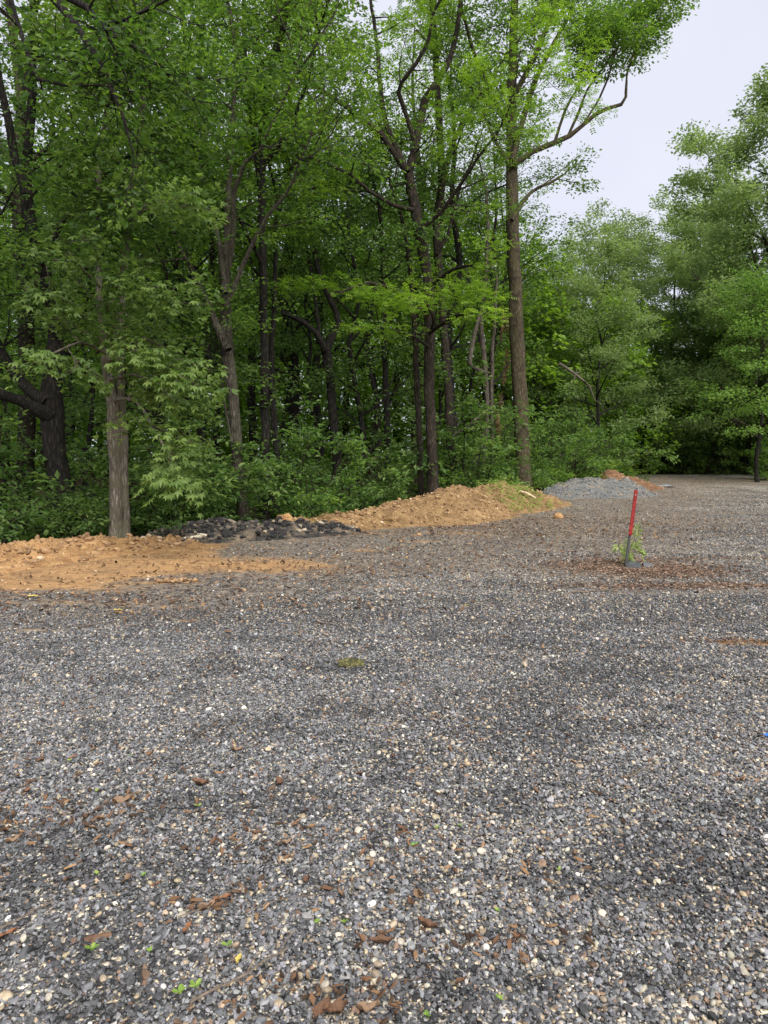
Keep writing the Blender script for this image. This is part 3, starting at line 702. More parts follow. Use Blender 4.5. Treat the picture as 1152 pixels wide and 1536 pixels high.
# ------------------------------------------------------------------ loose gravel (nobody could count it)
def gravel_object():
    rng = np.random.RandomState(5)
    def region(d0, d1, dens, seed):
        A = 0; N = int((.56 * (d1 * d1 - d0 * d0) * 1.08 + 1.7 * (d1 - d0)) * dens)
        dd = np.sqrt(d0 * d0 + rng.rand(N) * (d1 * d1 - d0 * d0))
        xx = (rng.rand(N) * 2 - 1) * (.58 * dd + .75)
        return xx, dd
    dens = lambda d: 9600.0 * np.minimum(1, 6.0 / d) ** 2.55
    xs, ys = [], []
    edges = np.concatenate([[1.45], np.arange(2.5, 30.1, .5)])
    for a_, b_ in zip(edges[:-1], edges[1:]):
        x1, y1 = region(a_, b_, dens((a_ + b_) / 2), 1); xs.append(x1); ys.append(y1)
    x = np.concatenate(xs); y = np.concatenate(ys)
    sd = edge_dist(x, y)
    # where clay or mulch lies on top the stones are covered
    ix = np.clip(np.searchsorted(gx, x), 0, len(gx) - 1); iy = np.clip(np.searchsorted(gy, y), 0, len(gy) - 1)
    mk = masks[iy, ix]
    nz = fbm(x * 3, y * 3, 4, 3)
    nf = fbm(x * 9, y * 9, 41, 3)
    fbm_p = fbm(x * .22 + 7, y * .8, 51, 4); fbm_q = fbm(x * 1.2, y * 2.4, 52, 4)
    p = 1 - np.clip((mk[:, 0] + 1.6 * (nf - .5)) * 1.5, 0, .97) * (mk[:, 0] > .08) - np.clip(mk[:, 1] * 1.05 + 1.2 * (nf - .5), 0, .80) * sstep(4.5, 8.5, y) * (mk[:, 1] > .1)
    keep = (rng.rand(len(x)) < p) & (sd < -1.2)
    x, y, nz, mk = x[keep], y[keep], nz[keep], mk[keep]
    N = len(x)
    size = .0042 * np.exp(rng.randn(N) * .42) * (1 + .12 * (y > 6))
    size = np.clip(size, .0026, .0150)
    z = ground_z(x, y) + size * .15 + rng.rand(N) * .010
    # kinds of stone: slate grey to black, bluish grey, light grey, cream quartz, tan, rust
    pal = np.array([(.035, .035, .036), (.089, .090, .094), (.149, .150, .157), (.211, .212, .219), (.29, .285, .28), (.41, .37, .295), (.34, .27, .18), (.18, .115, .075), (.52, .50, .46)])
    pr = np.array([.10, .25, .30, .20, .055, .036, .032, .030, .005])
    warm = sstep(-1.5, 2.5, x) * (.4 + fbm(x * .8, y * .8, 31, 3)) + .6 * sstep(.52, .66, fbm(x * 1.1, y * 1.1, 32, 3)) + .5 * sstep(5.5, 8, y)
    drk = np.clip(mk[:, 3] * 1.1 + (.7 * sstep(.50, .66, fbm_p[keep]) + .6 * sstep(.52, .68, fbm_q[keep])) * sstep(3.5, 8, y) + 1.1 * sstep(.50, .66, fbm(x * 2.2, y * 3.2, 33, 5)), 0, 1.4)
    wts = pr[None] * np.stack([1 + 3 * drk, 1 + 1.4 * drk, 1 - .35 * drk, 1 - .5 * drk, 1 - .5 * drk, (1 + 1.1 * warm) * (1 - .4 * drk), 1 + 1.2 * warm, 1 + .8 * warm, 1 + .5 * warm], -1)
    wts = wts / wts.sum(1, keepdims=True)
    k = (rng.rand(N, 1) > np.cumsum(wts, 1)).sum(1).clip(0, 8)
    colr = pal[k] * np.exp(rng.randn(N, 1) * .22) * (1 + .018 * rng.randn(N, 3))
    colr = np.clip(colr, .01, .8)
    round_ = ((k == 5) | (k == 8) | (k == 6)) & (rng.rand(N) < .6)
    size = size * np.where(round_, 1.12, 1.0) * (1 + .04 * np.clip(y - 6, 0, 20))
    me = bpy.data.meshes.new('gravel')
    me.vertices.add(N); me.vertices.foreach_set('co', np.stack([x, y, z], -1).astype(np.float32).ravel())
    a = me.attributes.new('stone', 'FLOAT_COLOR', 'POINT'); a.data.foreach_set('color', np.concatenate([colr, np.ones((N, 1))], 1).astype(np.float32).ravel())
    a = me.attributes.new('rs', 'FLOAT_VECTOR', 'POINT'); a.data.foreach_set('vector', (rng.rand(N, 3) * 6.283 * np.array([.12, .12, 1])).astype(np.float32).ravel())
    sc = size[:, None] * np.stack([1.15 + .35 * rng.rand(N), .95 + .25 * rng.rand(N), .62 + .3 * rng.rand(N)], -1)
    a = me.attributes.new('sc', 'FLOAT_VECTOR', 'POINT'); a.data.foreach_set('vector', sc.astype(np.float32).ravel())
    a = me.attributes.new('rd', 'BOOLEAN', 'POINT'); a.data.foreach_set('value', round_)
    a = me.attributes.new('var', 'INT', 'POINT'); a.data.foreach_set('value', rng.randint(0, 4, N).astype(np.int32))
    mm, n, l = new_mat('stone_chip')
    ac = attr(n, 'stone', 'INSTANCER')
    tcn = n.new('ShaderNodeTexCoord')
    nzs = noise(n, l, 1.6, 4, .6, tcn.outputs['Object'])
    rr = ramp(n, [(.3, (.72, .72, .72)), (.7, (1.25, 1.24, 1.22))]); l.new(nzs.outputs['Fac'], rr.inputs['Fac'])
    c = mixc(n, l, 1, ac.outputs['Color'], rr.outputs['Color'], 'MULTIPLY')
    finish(n, l, c.outputs['Color'], .58, None, .01, .5, .45)
    ng = bpy.data.node_groups.new('gravel_nodes', 'GeometryNodeTree')
    ng.interface.new_socket('Geometry', in_out='INPUT', socket_type='NodeSocketGeometry')
    ng.interface.new_socket('Geometry', in_out='OUTPUT', socket_type='NodeSocketGeometry')
    N_, L_ = ng.nodes, ng.links
    gi, go = N_.new('NodeGroupInput'), N_.new('NodeGroupOutput')
    def named(nm, typ):
        q = N_.new('GeometryNodeInputNamedAttribute'); q.data_type = typ; q.inputs['Name'].default_value = nm; return q
    def variants(sub, amt, smooth, seeds):
        jn = N_.new('GeometryNodeJoinGeometry')
        for s in seeds:
            ic = N_.new('GeometryNodeMeshIcoSphere'); ic.inputs['Subdivisions'].default_value = sub; ic.inputs['Radius'].default_value = 1.0
            sp = N_.new('GeometryNodeSetPosition')
            rv = N_.new('FunctionNodeRandomValue'); rv.data_type = 'FLOAT_VECTOR'
            rv.inputs[0].default_value = (-amt, -amt, -amt); rv.inputs[1].default_value = (amt, amt, amt)
            [i for i in rv.inputs if i.name == 'Seed'][0].default_value = s
            L_.new(ic.outputs['Mesh'], sp.inputs['Geometry']); L_.new(rv.outputs[0], sp.inputs['Offset'])
            sm = N_.new('GeometryNodeSetShadeSmooth'); sm.inputs['Shade Smooth'].default_value = smooth
            L_.new(sp.outputs['Geometry'], sm.inputs['Geometry'])
            mt = N_.new('GeometryNodeSetMaterial'); mt.inputs['Material'].default_value = mm
            L_.new(sm.outputs['Geometry'], mt.inputs['Geometry'])
            gt = N_.new('GeometryNodeGeometryToInstance'); L_.new(mt.outputs['Geometry'], gt.inputs[0])
            L_.new(gt.outputs[0], jn.inputs[0])
        return jn
    jo = N_.new('GeometryNodeJoinGeometry')
    rd = named('rd', 'BOOLEAN'); nt2 = N_.new('FunctionNodeBooleanMath'); nt2.operation = 'NOT'; L_.new(rd.outputs[0], nt2.inputs[0])
    for jn, sel in ((variants(1, .34, False, (1, 2, 3, 4)), nt2.outputs[0]), (variants(2, .07, True, (5, 6, 7, 8)), rd.outputs[0])):
        ip = N_.new('GeometryNodeInstanceOnPoints')
        L_.new(gi.outputs[0], ip.inputs['Points']); L_.new(sel, ip.inputs['Selection']); L_.new(jn.outputs[0], ip.inputs['Instance'])
        ip.inputs['Pick Instance'].default_value = True
        L_.new(named('var', 'INT').outputs[0], ip.inputs['Instance Index'])
        e2r = N_.new('FunctionNodeEulerToRotation'); L_.new(named('rs', 'FLOAT_VECTOR').outputs[0], e2r.inputs[0]); L_.new(e2r.outputs[0], ip.inputs['Rotation'])
        L_.new(named('sc', 'FLOAT_VECTOR').outputs[0], ip.inputs['Scale'])
        L_.new(ip.outputs[0], jo.inputs[0])
    L_.new(jo.outputs[0], go.inputs[0])
    o = link('gravel', me); o['kind'] = 'stuff'
    me.materials.append(mm)
    md = o.modifiers.new('gravel', 'NODES'); md.node_group = ng
    print('gravel stones', N)
gravel_object()

# ------------------------------------------------------------------ trees told apart: traced stems at their own distance
def stem_path(rng, rows, d, dd=0.0, base_drop=.5):
    """rows: px, py, width px (photograph); d: distance, or per-row list"""
    pts, rad = [], []
    for i, (px, py, w) in enumerate(rows):
        D = d[i] if isinstance(d, (list, tuple)) else d + dd * i / max(1, len(rows) - 1)
        pts.append(at(px, py, D)); rad.append(.5 * w / FPX * D)
    return dense(np.array(pts), np.array(rad), .4, rng, .012)

def hero(name, label, d, stems, seed, leaf, bark='bark_dark', lset=None, cont=3.0, dens=1.6, t0=.25, nter=5, L1=(1.0, 2.3), L2=(.5, .95), trunk_leaf=None, group=None, sink=.5, more=0, flat=.45, maxz=22, cat='tree', foliage_stems=None, dead=None):
    """stems: list of (rows, depth change toward the tip, leafy from t or None, continuation length)"""
    rng = np.random.RandomState(seed)
    major, limbs = [], []
    for k, (rows, dd, leafy, co) in enumerate(stems):
        pts, rad = stem_path(rng, rows, d + (stems[k][0][0][3] if len(rows[0]) > 3 else 0) if False else d, dd)
        if k == 0:
            b = pts[0].copy(); zz = gz(b[0], b[1]) - .15
            if zz < b[2]:
                ext = np.array([[b[0], b[1], zz]]); pts = np.vstack([ext, pts]); rad = np.concatenate([[rad[0] * 1.12], rad])
            # root flare
            fl = 1 + .55 * np.exp(-(pts[:, 2] - zz) / .28); rad = rad * fl
            base = np.array([pts[0][0], pts[0][1], gz(b[0], b[1])])
        major.append((pts, rad))
        if co and pts[-1][2] < maxz:
            dirn = norm(pts[-1] - pts[max(0, len(pts) - 4)])
            cp, cr_ = walk(rng, pts[-1], dirn, co, 7, .13, .35, rad[-1], .015)
            major.append((cp, cr_)); limbs.append((cp, cr_))
            for q in range(more):
                j = rng.randint(1, 6)
                d2 = norm(rng.randn(3) * np.array([1, 1, .3]) + np.array([0, 0, .45]))
                c2, r2 = walk(rng, cp[j], d2, co * rng.uniform(.4, .75), 6, .15, .25, cr_[j] * .6, .012)
                major.append((c2, r2)); limbs.append((c2, r2))
        if leafy is not None:
            i0 = int(leafy * (len(pts) - 1)); limbs.append((pts[i0:], np.minimum(rad[i0:], .05)))
    wood, S, E = ramify(rng, limbs, dens, L1, L2, nter, t0, flat=flat)
    sets = [('crown', S, E, leaf)]
    if dead: sets.append(('dead_foliage', *dead))
    root = build_tree(name, base, major, wood, sets, bark, rng)
    tag(root, label, cat, group)
    return root

LF = lambda n, size, mat, **k: dict(n=n, size=size, mat=M[mat], **k)

# overhanging limb at the upper left, its trunk beyond the frame
hero('oak_tree', 'oak outside the picture whose dark limbs hang in at the top left corner', 10.5,
     [([(-330, 900, 60), (-320, 500, 52), (-290, 100, 46), (-250, -250, 38)], 0, None, 5.0),
      ([(-310, 60, 30), (-180, -40, 22), (-40, -60, 17), (60, -25, 13), (110, 30, 11), (140, 80, 9), (160, 115, 8), (182, 165, 5), (200, 230, 3)], -1.0, .15, 0),
      ([(60, -25, 11), (130, 12, 9), (155, 38, 8), (175, 55, 6), (215, 80, 4), (260, 120, 3)], -1.2, .1, 0),
      ([(155, 38, 6), (190, 30, 5), (230, 15, 4), (270, -10, 3)], -1.5, .1, 0),
      ([(-40, -60, 9), (10, -20, 7), (60, 120, 5), (150, 128, 3)], -1.2, .2, 0)],
     101, LF(15, .105, 'leaf_dark', width=.24, thick=.10), dens=2.3, L1=(.7, 1.7), L2=(.4, .7))
hero('oak_tree', 'big dark oak with a forked top and thick limbs bending off to the left', 15.0,
     [([(100, 812, 30), (92, 740, 31), (84, 680, 32), (78, 620, 33), (79, 550, 24), (84, 480, 21), (66, 420, 19), (48, 350, 18), (38, 290, 17), (44, 210, 13), (48, 130, 12), (50, 40, 10), (50, -60, 9)], 0.6, .55, 6),
      ([(38, 290, 12), (22, 230, 12), (12, 180, 11), (0, 120, 10), (-15, 20, 8)], -.8, .2, 5),
      ([(76, 625, 22), (55, 614, 20), (30, 600, 16), (0, 590, 15), (-60, 560, 12), (-120, 500, 9)], -.8, .3, 3),
      ([(70, 605, 20), (48, 590, 18), (25, 565, 15), (8, 540, 13), (-10, 500, 11), (-40, 430, 9)], .5, .3, 3),
      ([(82, 500, 10), (110, 440, 8), (130, 400, 6), (160, 350, 4)], -1.2, .1, 1.5),
      ([(60, 400, 9), (95, 330, 7), (150, 270, 6), (210, 220, 4)], -1.0, .1, 2)],
     102, LF(30, .11, 'leaf_dark', width=.25, thick=.08), 'bark_dark', dens=1.9, more=3, t0=.1)
hero('maple_tree', 'grey twin trunk maple at the clay bank with big drooping leaves', 13.2,
     [([(176, 815, 22), (175, 740, 20), (171, 660, 19), (168, 610, 17), (160, 550, 12), (153, 490, 10), (149, 420, 9), (147, 340, 8), (150, 250, 7), (160, 160, 6)], .3, .45, 3),
      ([(190, 815, 12), (187, 740, 12), (183, 660, 14), (179, 590, 13), (178, 520, 12), (184, 430, 11), (196, 330, 10), (205, 240, 9), (215, 150, 8)], .7, .3, 4),
      ([(160, 545, 7), (185, 520, 6), (215, 505, 4), (245, 520, 3), (262, 550, 2)], -1.6, .05, 0),
      ([(172, 600, 6), (200, 600, 5), (230, 640, 4), (255, 690, 3)], -1.8, .1, 0),
      ([(165, 570, 6), (200, 560, 5), (235, 575, 4), (260, 600, 3)], -1.4, .1, 0),
      ([(158, 530, 5), (120, 510, 4), (80, 530, 3)], -1.6, .1, 0),
      ([(152, 470, 5), (190, 430, 4), (235, 430, 3), (260, 450, 2)], -1.5, .1, 0),
      ([(150, 430, 5), (110, 390, 4), (70, 390, 3)], -1.4, .1, 0),
      ([(195, 330, 5), (230, 300, 4), (260, 310, 3)], -1.6, .1, 0)],
     103, LF(16, .105, 'leaf_maple', width=.26, thick=.10, droop=.12, kind='lobed', tilt=.42), 'bark_grey', dens=2.4, L1=(.4, 1.0), L2=(.3, .6), more=2, t0=.08)
# the big maple leaves nearest to the lot, one by one
_mt = bpy.data.objects['maple_tree']; _cr = [c for c in _mt.children if c.name.startswith('crown')][0]
_n = len(_cr.data.vertices); _co = np.zeros(_n * 3, np.float32); _cr.data.vertices.foreach_get('co', _co); _co = _co.reshape(-1, 4, 3)[:_n // 12]
_w = _co[:, 0] + np.array(_mt.location); _px = 576 + FPX * _w[:, 0] / _w[:, 1]; _py = 768 - FPX * ((_w[:, 2] - 1.6) / _w[:, 1] + math.tan(PITCH))
_in = np.where((_px > 60) & (_px < 310) & (_py > 430) & (_py < 790))[0]; _in = _in[np.argsort(_w[_in, 1])][:240]
_r = np.random.RandomState(64); _lv = []
for q in range(6):
    V = []; F = []
    for an, sc in ((0, 1.0), (.75, .82), (-.75, .82), (1.7, .5), (-1.7, .5)):
        d_ = np.array([math.cos(an), math.sin(an), -.12]); b_ = np.array([-math.sin(an), math.cos(an), 0]); k_ = len(V)
        V += [np.zeros(3), d_ * .45 * sc + b_ * .19 * sc + [0, 0, .05], d_ * sc - [0, 0, .08 + .08 * _r.rand()], d_ * .45 * sc - b_ * .19 * sc + [0, 0, .05]]
        F.append((k_, k_ + 1, k_ + 2, k_ + 3))
    _lv.append(mesh_np('leaf', np.array(V) * .135, [np.array(F)], M['leaf_maple'], [.45 + .09 * q] * 5))
for q, i_ in enumerate(_in):
    o = link('leaf', _lv[q % 6], _mt, _co[i_, 0] + np.array([0, -.05, 0]))
    d_ = Vector(_co[i_, 2] - _co[i_, 0]) + Vector((0, -.05, -.03))
    o.rotation_euler = d_.to_track_quat('X', 'Z').to_euler(); s_ = _r.uniform(.7, 1.15); o.scale = (s_, s_, s_)
hero('oak_tree', 'black straight trunk with a narrow fork standing behind the leafy maple', 21.0,
     [([(300, 740, 16), (300, 680, 14), (302, 620, 13), (304, 575, 13), (311, 530, 10), (316, 470, 9), (318, 400, 8), (316, 320, 7)], .5, .4, 6),
      ([(304, 575, 9), (298, 540, 8), (290, 490, 7), (278, 440, 6), (262, 400, 5)], .8, .2, 4)],
     104, LF(28, .11, 'leaf_mid', width=.28), 'bark_dark', dens=1.4, more=3)
hero('tulip_tree', 'pale grey trunk splitting into a fan of dark stems above the black heap', 17.0,
     [([(367, 792, 19), (362, 740, 16), (357, 690, 17), (351, 620, 15), (346, 570, 17), (341, 530, 19), (338, 480, 18), (338, 430, 17), (341, 370, 12), (343, 300, 10), (346, 230, 8), (350, 150, 7)], .8, .55, 7),
      ([(338, 440, 9), (330, 370, 8), (318, 320, 7), (305, 275, 6), (296, 230, 5)], 1.0, .2, 4),
      ([(344, 400, 8), (352, 340, 8), (352, 290, 7), (366, 245, 6), (390, 225, 4)], -1.0, .2, 3),
      ([(340, 460, 8), (362, 400, 7), (385, 352, 6), (402, 322, 5), (430, 290, 4)], -.6, .2, 2.5),
      ([(342, 525, 13), (326, 490, 11), (312, 450, 9), (296, 420, 8), (272, 376, 6), (255, 330, 5)], .9, .3, 3),
      ([(353, 690, 5), (344, 650, 5), (336, 600, 4), (332, 560, 3)], .4, .6, 1)],
     105, LF(24, .105, 'leaf_mid', width=.27), 'bark_mid', dens=1.5, more=3)
hero('oak_tree', 'tall slender tree with a curved dark top stem rising above the fan stemmed tree', 19.0,
     [([(398, 770, 14), (398, 640, 13), (396, 480, 12), (392, 300, 11), (396, 180, 11), (402, 130, 11), (412, 85, 11), (424, 40, 11), (432, 0, 10), (436, -60, 9)], 0, .5, 6),
      ([(392, 300, 7), (378, 200, 6), (368, 90, 6), (366, 20, 6), (366, -50, 5)], 1.0, .3, 5),
      ([(395, 400, 6), (360, 330, 5), (310, 250, 4), (260, 180, 3)], -2.0, .1, 2),
      ([(396, 250, 6), (440, 180, 5), (470, 90, 4)], -1.5, .1, 2)],
     106, LF(30, .11, 'leaf_mid', width=.27), 'bark_dark', dens=1.8, more=3, t0=.1)
hero('cherry_tree', 'slim black tree with a split stem between the fan stemmed tree and the forked oak', 21.0,
     [([(417, 735, 10), (415, 680, 9), (411, 620, 9), (408, 570, 9), (409, 510, 7), (412, 440, 7), (413, 370, 6), (415, 300, 5)], .4, .5, 4),
      ([(409, 590, 6), (399, 540, 6), (393, 490, 5), (386, 440, 4), (376, 390, 4)], .6, .3, 3)],
     107, LF(24, .10, 'leaf_mid', width=.26), 'bark_dark', dens=1.5, more=2)
hero('oak_tree', 'dark tree with a wide Y fork in the middle of the woods', 23.0,
     [([(508, 735, 15), (504, 680, 13), (500, 630, 13), (495, 570, 13), (489, 524, 15), (500, 500, 10), (507, 482, 9), (503, 465, 9), (490, 440, 8), (475, 400, 7), (468, 340, 6)], .6, .6, 4),
      ([(488, 525, 11), (474, 500, 9), (455, 483, 8), (435, 474, 7), (418, 462, 6), (405, 430, 5)], -.8, .35, 3),
      ([(478, 505, 6), (476, 470, 5), (470, 430, 5), (462, 380, 4)], .8, .3, 3)],
     108, LF(26, .11, 'leaf_mid', width=.28), 'bark_dark', dens=1.4, more=2)
hero('locust_tree', 'central locust with spreading dark limbs and feathery yellow green leaves', 22.0,
     [([(650, 742, 19), (648, 690, 16), (645, 620, 15), (643, 550, 16), (645, 490, 15), (642, 420, 15), (632, 360, 16), (622, 310, 15), (612, 258, 14), (622, 225, 11), (630, 185, 11), (637, 152, 11), (655, 125, 9), (672, 95, 8), (682, 65, 7), (690, 10, 6)], .8, .62, 5),
      ([(622, 215, 7), (610, 175, 7), (598, 140, 7), (602, 125, 6), (625, 95, 6), (642, 65, 5), (650, 20, 4)], -1.2, .25, 3),
      ([(611, 258, 9), (596, 225, 8), (580, 185, 8), (570, 130, 7), (567, 80, 6), (560, 30, 5), (553, -30, 4)], 1.0, .3, 4),
      ([(608, 255, 10), (590, 228, 9), (573, 205, 9), (545, 180, 8), (517, 158, 7), (490, 140, 6), (465, 122, 5)], -1.6, .3, 2.5),
      ([(620, 315, 7), (592, 308, 6), (560, 290, 5), (525, 262, 5), (490, 245, 4), (415, 226, 3)], -2.0, .2, 1.5),
      ([(628, 345, 6), (660, 320, 6), (690, 278, 5), (715, 240, 4), (745, 200, 3)], -1.8, .2, 2),
      ([(644, 470, 6), (605, 440, 5), (555, 425, 4), (505, 440, 3)], -2.2, .15, 0),
      ([(644, 500, 6), (680, 475, 5), (700, 470, 3)], -2.4, .1, 0),
      ([(642, 430, 6), (680, 405, 5), (708, 398, 3)], -2.0, .2, 0),
      ([(643, 520, 5), (610, 500, 4), (560, 490, 3)], -2.6, .1, 0),
      ([(645, 500, 5), (650, 480, 4), (640, 455, 3)], -3.0, .1, 0),
      ([(500, 150, 5), (470, 190, 4), (440, 250, 3)], -1.0, .1, 1.0)],
     109, LF(20, .16, 'leaf_locust', width=.30, thick=.06, droop=.12, kind='compound', tilt=.35), 'bark_brown', dens=1.25, more=3, L1=(.9, 2.2), L2=(.5, .95), nter=4, t0=.12)
hero('poplar_tree', 'second stem rising close behind the locust with a fork high up', 25.0,
     [([(676, 735, 14), (674, 640, 13), (668, 520, 12), (658, 400, 12), (655, 330, 11), (662, 280, 11), (660, 200, 10), (655, 120, 9), (650, 30, 8)], .5, .5, 6),
      ([(660, 290, 8), (672, 240, 8), (683, 205, 8), (700, 175, 6), (712, 152, 6), (735, 120, 4)], -.5, .3, 3),
      ([(655, 380, 6), (672, 350, 5), (685, 300, 5), (690, 280, 4)], -.5, .3, 2)],
     110, LF(26, .11, 'leaf_mid', width=.28), 'bark_brown', dens=1.5, more=3)
hero('poplar_tree', 'tall straight mossy trunk in the middle with a long bare limb reaching over the sky', 27.0,
     [([(786, 735, 25), (784, 690, 23), (781, 620, 22), (777, 540, 21), (773, 440, 20), (770, 370, 19), (768, 310, 18), (767, 240, 16), (768, 150, 13), (770, 50, 12), (772, -60, 10)], .5, .62, 7),
      ([(772, 246, 9), (800, 228, 8), (830, 215, 8), (855, 203, 7), (872, 190, 6), (892, 172, 6), (910, 163, 5), (932, 157, 5), (938, 145, 4), (940, 120, 3)], -.8, None, 0),
      ([(832, 214, 5), (840, 190, 4), (848, 165, 4), (868, 130, 3), (890, 90, 3)], -.4, .55, .8),
      ([(852, 204, 4), (868, 170, 4), (880, 135, 3), (905, 100, 3), (935, 60, 2)], .4, .5, .8),
      ([(872, 190, 3), (898, 150, 3), (912, 118, 3), (920, 90, 2)], -.3, .55, .6),
      ([(938, 140, 3), (942, 110, 3), (955, 70, 2), (985, 40, 2)], .2, .45, .6),
      ([(768, 240, 8), (785, 180, 8), (800, 130, 7), (822, 80, 6), (850, 30, 5)], .8, .4, 2.5),
      ([(769, 150, 8), (800, 90, 7), (830, 20, 6)], -1.0, .3, 3),
      ([(768, 330, 6), (795, 290, 5), (825, 275, 4), (845, 262, 3)], 1.2, .5, 0),
      ([(768, 250, 6), (750, 225, 5), (735, 195, 4), (720, 160, 3)], 1.5, .3, 1),
      ([(768, 200, 7), (735, 140, 6), (705, 60, 5)], -1.5, .3, 3)],
     111, LF(27, .125, 'leaf_mid', width=.25, thick=.10), 'bark_moss', dens=1.35, more=4, L1=(.8, 2.0), t0=.1)
hero('sapling_tree', 'slim crooked pale stem with ivy and dead brown leaves between the two tall trunks', 28.5,
     [([(722, 735, 6), (726, 680, 6), (731, 620, 6), (728, 560, 7), (724, 515, 7), (722, 470, 6), (728, 420, 6), (732, 350, 5), (730, 300, 5)], .5, .6, 2),
      ([(728, 560, 6), (708, 550, 7), (704, 545, 7), (712, 500, 6), (720, 470, 5)], -.3, None, 0),
      ([(740, 735, 5), (738, 660, 5), (738, 560, 5), (742, 480, 5), (745, 420, 4)], .4, .5, 2),
      ([(702, 730, 4), (716, 690, 4), (722, 660, 4), (730, 630, 3)], -1, .3, 0)],
     112, LF(18, .10, 'leaf_mid', width=.25), 'bark_pale', dens=1.2, more=0, L1=(.5, 1.2),
     dead=(np.array([at(752, 455, 28.6), at(755, 480, 28.6), at(760, 520, 28.5), at(758, 545, 28.5), at(750, 590, 28.5), at(765, 470, 28.6), at(745, 620, 24)]),
           np.array([at(756, 475, 28.6), at(752, 500, 28.6), at(762, 545, 28.5), at(756, 570, 28.5), at(752, 610, 28.5), at(764, 495, 28.6), at(748, 640, 24)]),
           LF(70, .10, 'leaf_dead', width=.14, thick=.12)))
hero('poplar_tree', 'narrow brown trunk standing just left of the locust trunk', 22.5,
     [([(632, 748, 10), (631, 700, 9), (628, 640, 9), (626, 590, 9), (624, 520, 8), (618, 440, 7), (610, 360, 6)], .5, .6, 4)],
     113, LF(24, .10, 'leaf_mid', width=.26), 'bark_brown', dens=1.5, more=2)
hero('poplar_tree', 'dark thin trunk with a dense dark crown in the middle of the woods', 25.0,
     [([(581, 740, 11), (581, 690, 10), (581, 640, 10), (579, 590, 9), (577, 530, 8), (575, 450, 8), (572, 360, 7)], .5, .35, 4)],
     114, LF(30, .11, 'leaf_dark', width=.28), 'bark_dark', dens=2.2, more=3)

# ------------------------------------------------------------------ woodland kinds shared by many trees
def generic_tree(name, seed, H, r0, cb, R, nl, leaf, bark, dens=1.4, L1=(1.0, 2.4), lean=.4, fork=True, nter=5, low=.7):
    rng = np.random.RandomState(seed)
    top = np.array([rng.uniform(-lean, lean), rng.uniform(-lean, lean), H])
    pts = np.array([top * t + np.array([0, 0, 0]) + (rng.randn(3) * np.array([.16, .16, 0]) if 0 < t < 1 else 0) for t in np.linspace(0, 1, 9)])
    rad = r0 * (1 - np.linspace(0, 1, 9) ** 1.3 * .92)
    pts, rad = dense(pts, rad, .5, rng, .012)
    rad = rad * (1 + .35 * np.exp(-pts[:, 2] / .3)); pts[0][2] = -.4
    major, limbs = [(pts, rad)], []
    for k in range(nl):
        h = cb + (H - cb) * ((k + rng.rand()) / nl) ** .9
        i = min(np.searchsorted(pts[:, 2], h), len(pts) - 1)
        f = (h - cb) / (H - cb)
        ln = R * (low + (1 - low) * math.sin(min(1, f * 1.6) * math.pi / 2)) * (1 - .72 * max(0, f - .35) / .65) * rng.uniform(.75, 1.15)
        az = k * 2.4 + rng.uniform(-.5, .5)
        el = rng.uniform(.15, .65) + .5 * f
        d = np.array([math.cos(az) * math.cos(el), math.sin(az) * math.cos(el), math.sin(el)])
        lp, lr = walk(rng, pts[i], d, ln, 7, .12, .28, min(rad[i] * .6, .02 * ln + .01), .012)
        major.append((lp, lr)); limbs.append((lp, lr))
    limbs.append((pts[int(len(pts) * .75):], np.minimum(rad[int(len(pts) * .75):], .03)))
    wood, S, E = ramify(rng, limbs, dens, L1, (.55, 1.05), nter, .2)
    root = build_tree(name, (0, 0, 0), major, wood, [('crown', S, E, leaf)], bark, rng)
    return root

def place(root, first, x, y, rot, sc, label, cat, group, dz=0.):
    o = root if first else copy_tree(root)
    o.location = (x, y, gz(x, y) + dz); o.rotation_euler = (0, 0, rot); o.scale = (sc, sc, sc * RND.uniform(.94, 1.06))
    tag(o, label, cat, group); return o

KIND_W = [generic_tree('forest_tree', 201, 19, .22, 4.5, 4.2, 15, LF(17, .13, 'leaf_mid', width=.32, thick=.10), 'bark_dark'),
          generic_tree('forest_tree', 202, 17, .17, 3.0, 3.6, 15, LF(17, .13, 'leaf_dark', width=.32, thick=.10), 'bark_dark'),
          generic_tree('forest_tree', 203, 21, .27, 6.0, 4.6, 14, LF(16, .14, 'leaf_locust', width=.34, thick=.10), 'bark_brown'),
          generic_tree('forest_tree', 204, 11, .10, 1.8, 3.0, 14, LF(24, .12, 'leaf_shrub', width=.30, thick=.08), 'bark_dark')]
used = set()
GAPS = [(-999, 'left of the big dark oak'), (92, 'between the big dark oak and the grey twin trunk'), (182, 'between the grey twin trunk and the black straight trunk'), (303, 'between the black straight trunk and the fan stemmed tree'),
        (357, 'between the fan stemmed and slim split trees'), (413, 'between the slim split tree and the Y forked oak'), (503, 'between the Y forked oak and the dark thin trunk'),
        (581, 'between the dark thin trunk and the locust'), (650, 'between the locust and the crooked pale stem'), (726, 'between the crooked pale stem and the mossy trunk'), (786, 'right of the mossy trunk')]
NTH = ['nearest'] + [w + ' nearest' for w in 'second third fourth fifth sixth seventh eighth ninth tenth eleventh'.split()]
def gap_of(px): return [g_ for a_, g_ in GAPS if px >= a_][-1]
def gap_labels(rows, what):
    """rows: (px, d) -> a label for each: its order by distance in the gap it is seen through"""
    out = {}
    for g_ in {gap_of(r[0]) for r in rows}:
        inn = sorted([r for r in rows if gap_of(r[0]) == g_], key=lambda r: r[1])
        for k, r in enumerate(inn): out[r] = f'{NTH[k]} {what} {g_}' if len(inn) > 1 else f'{what} {g_}'
    return out
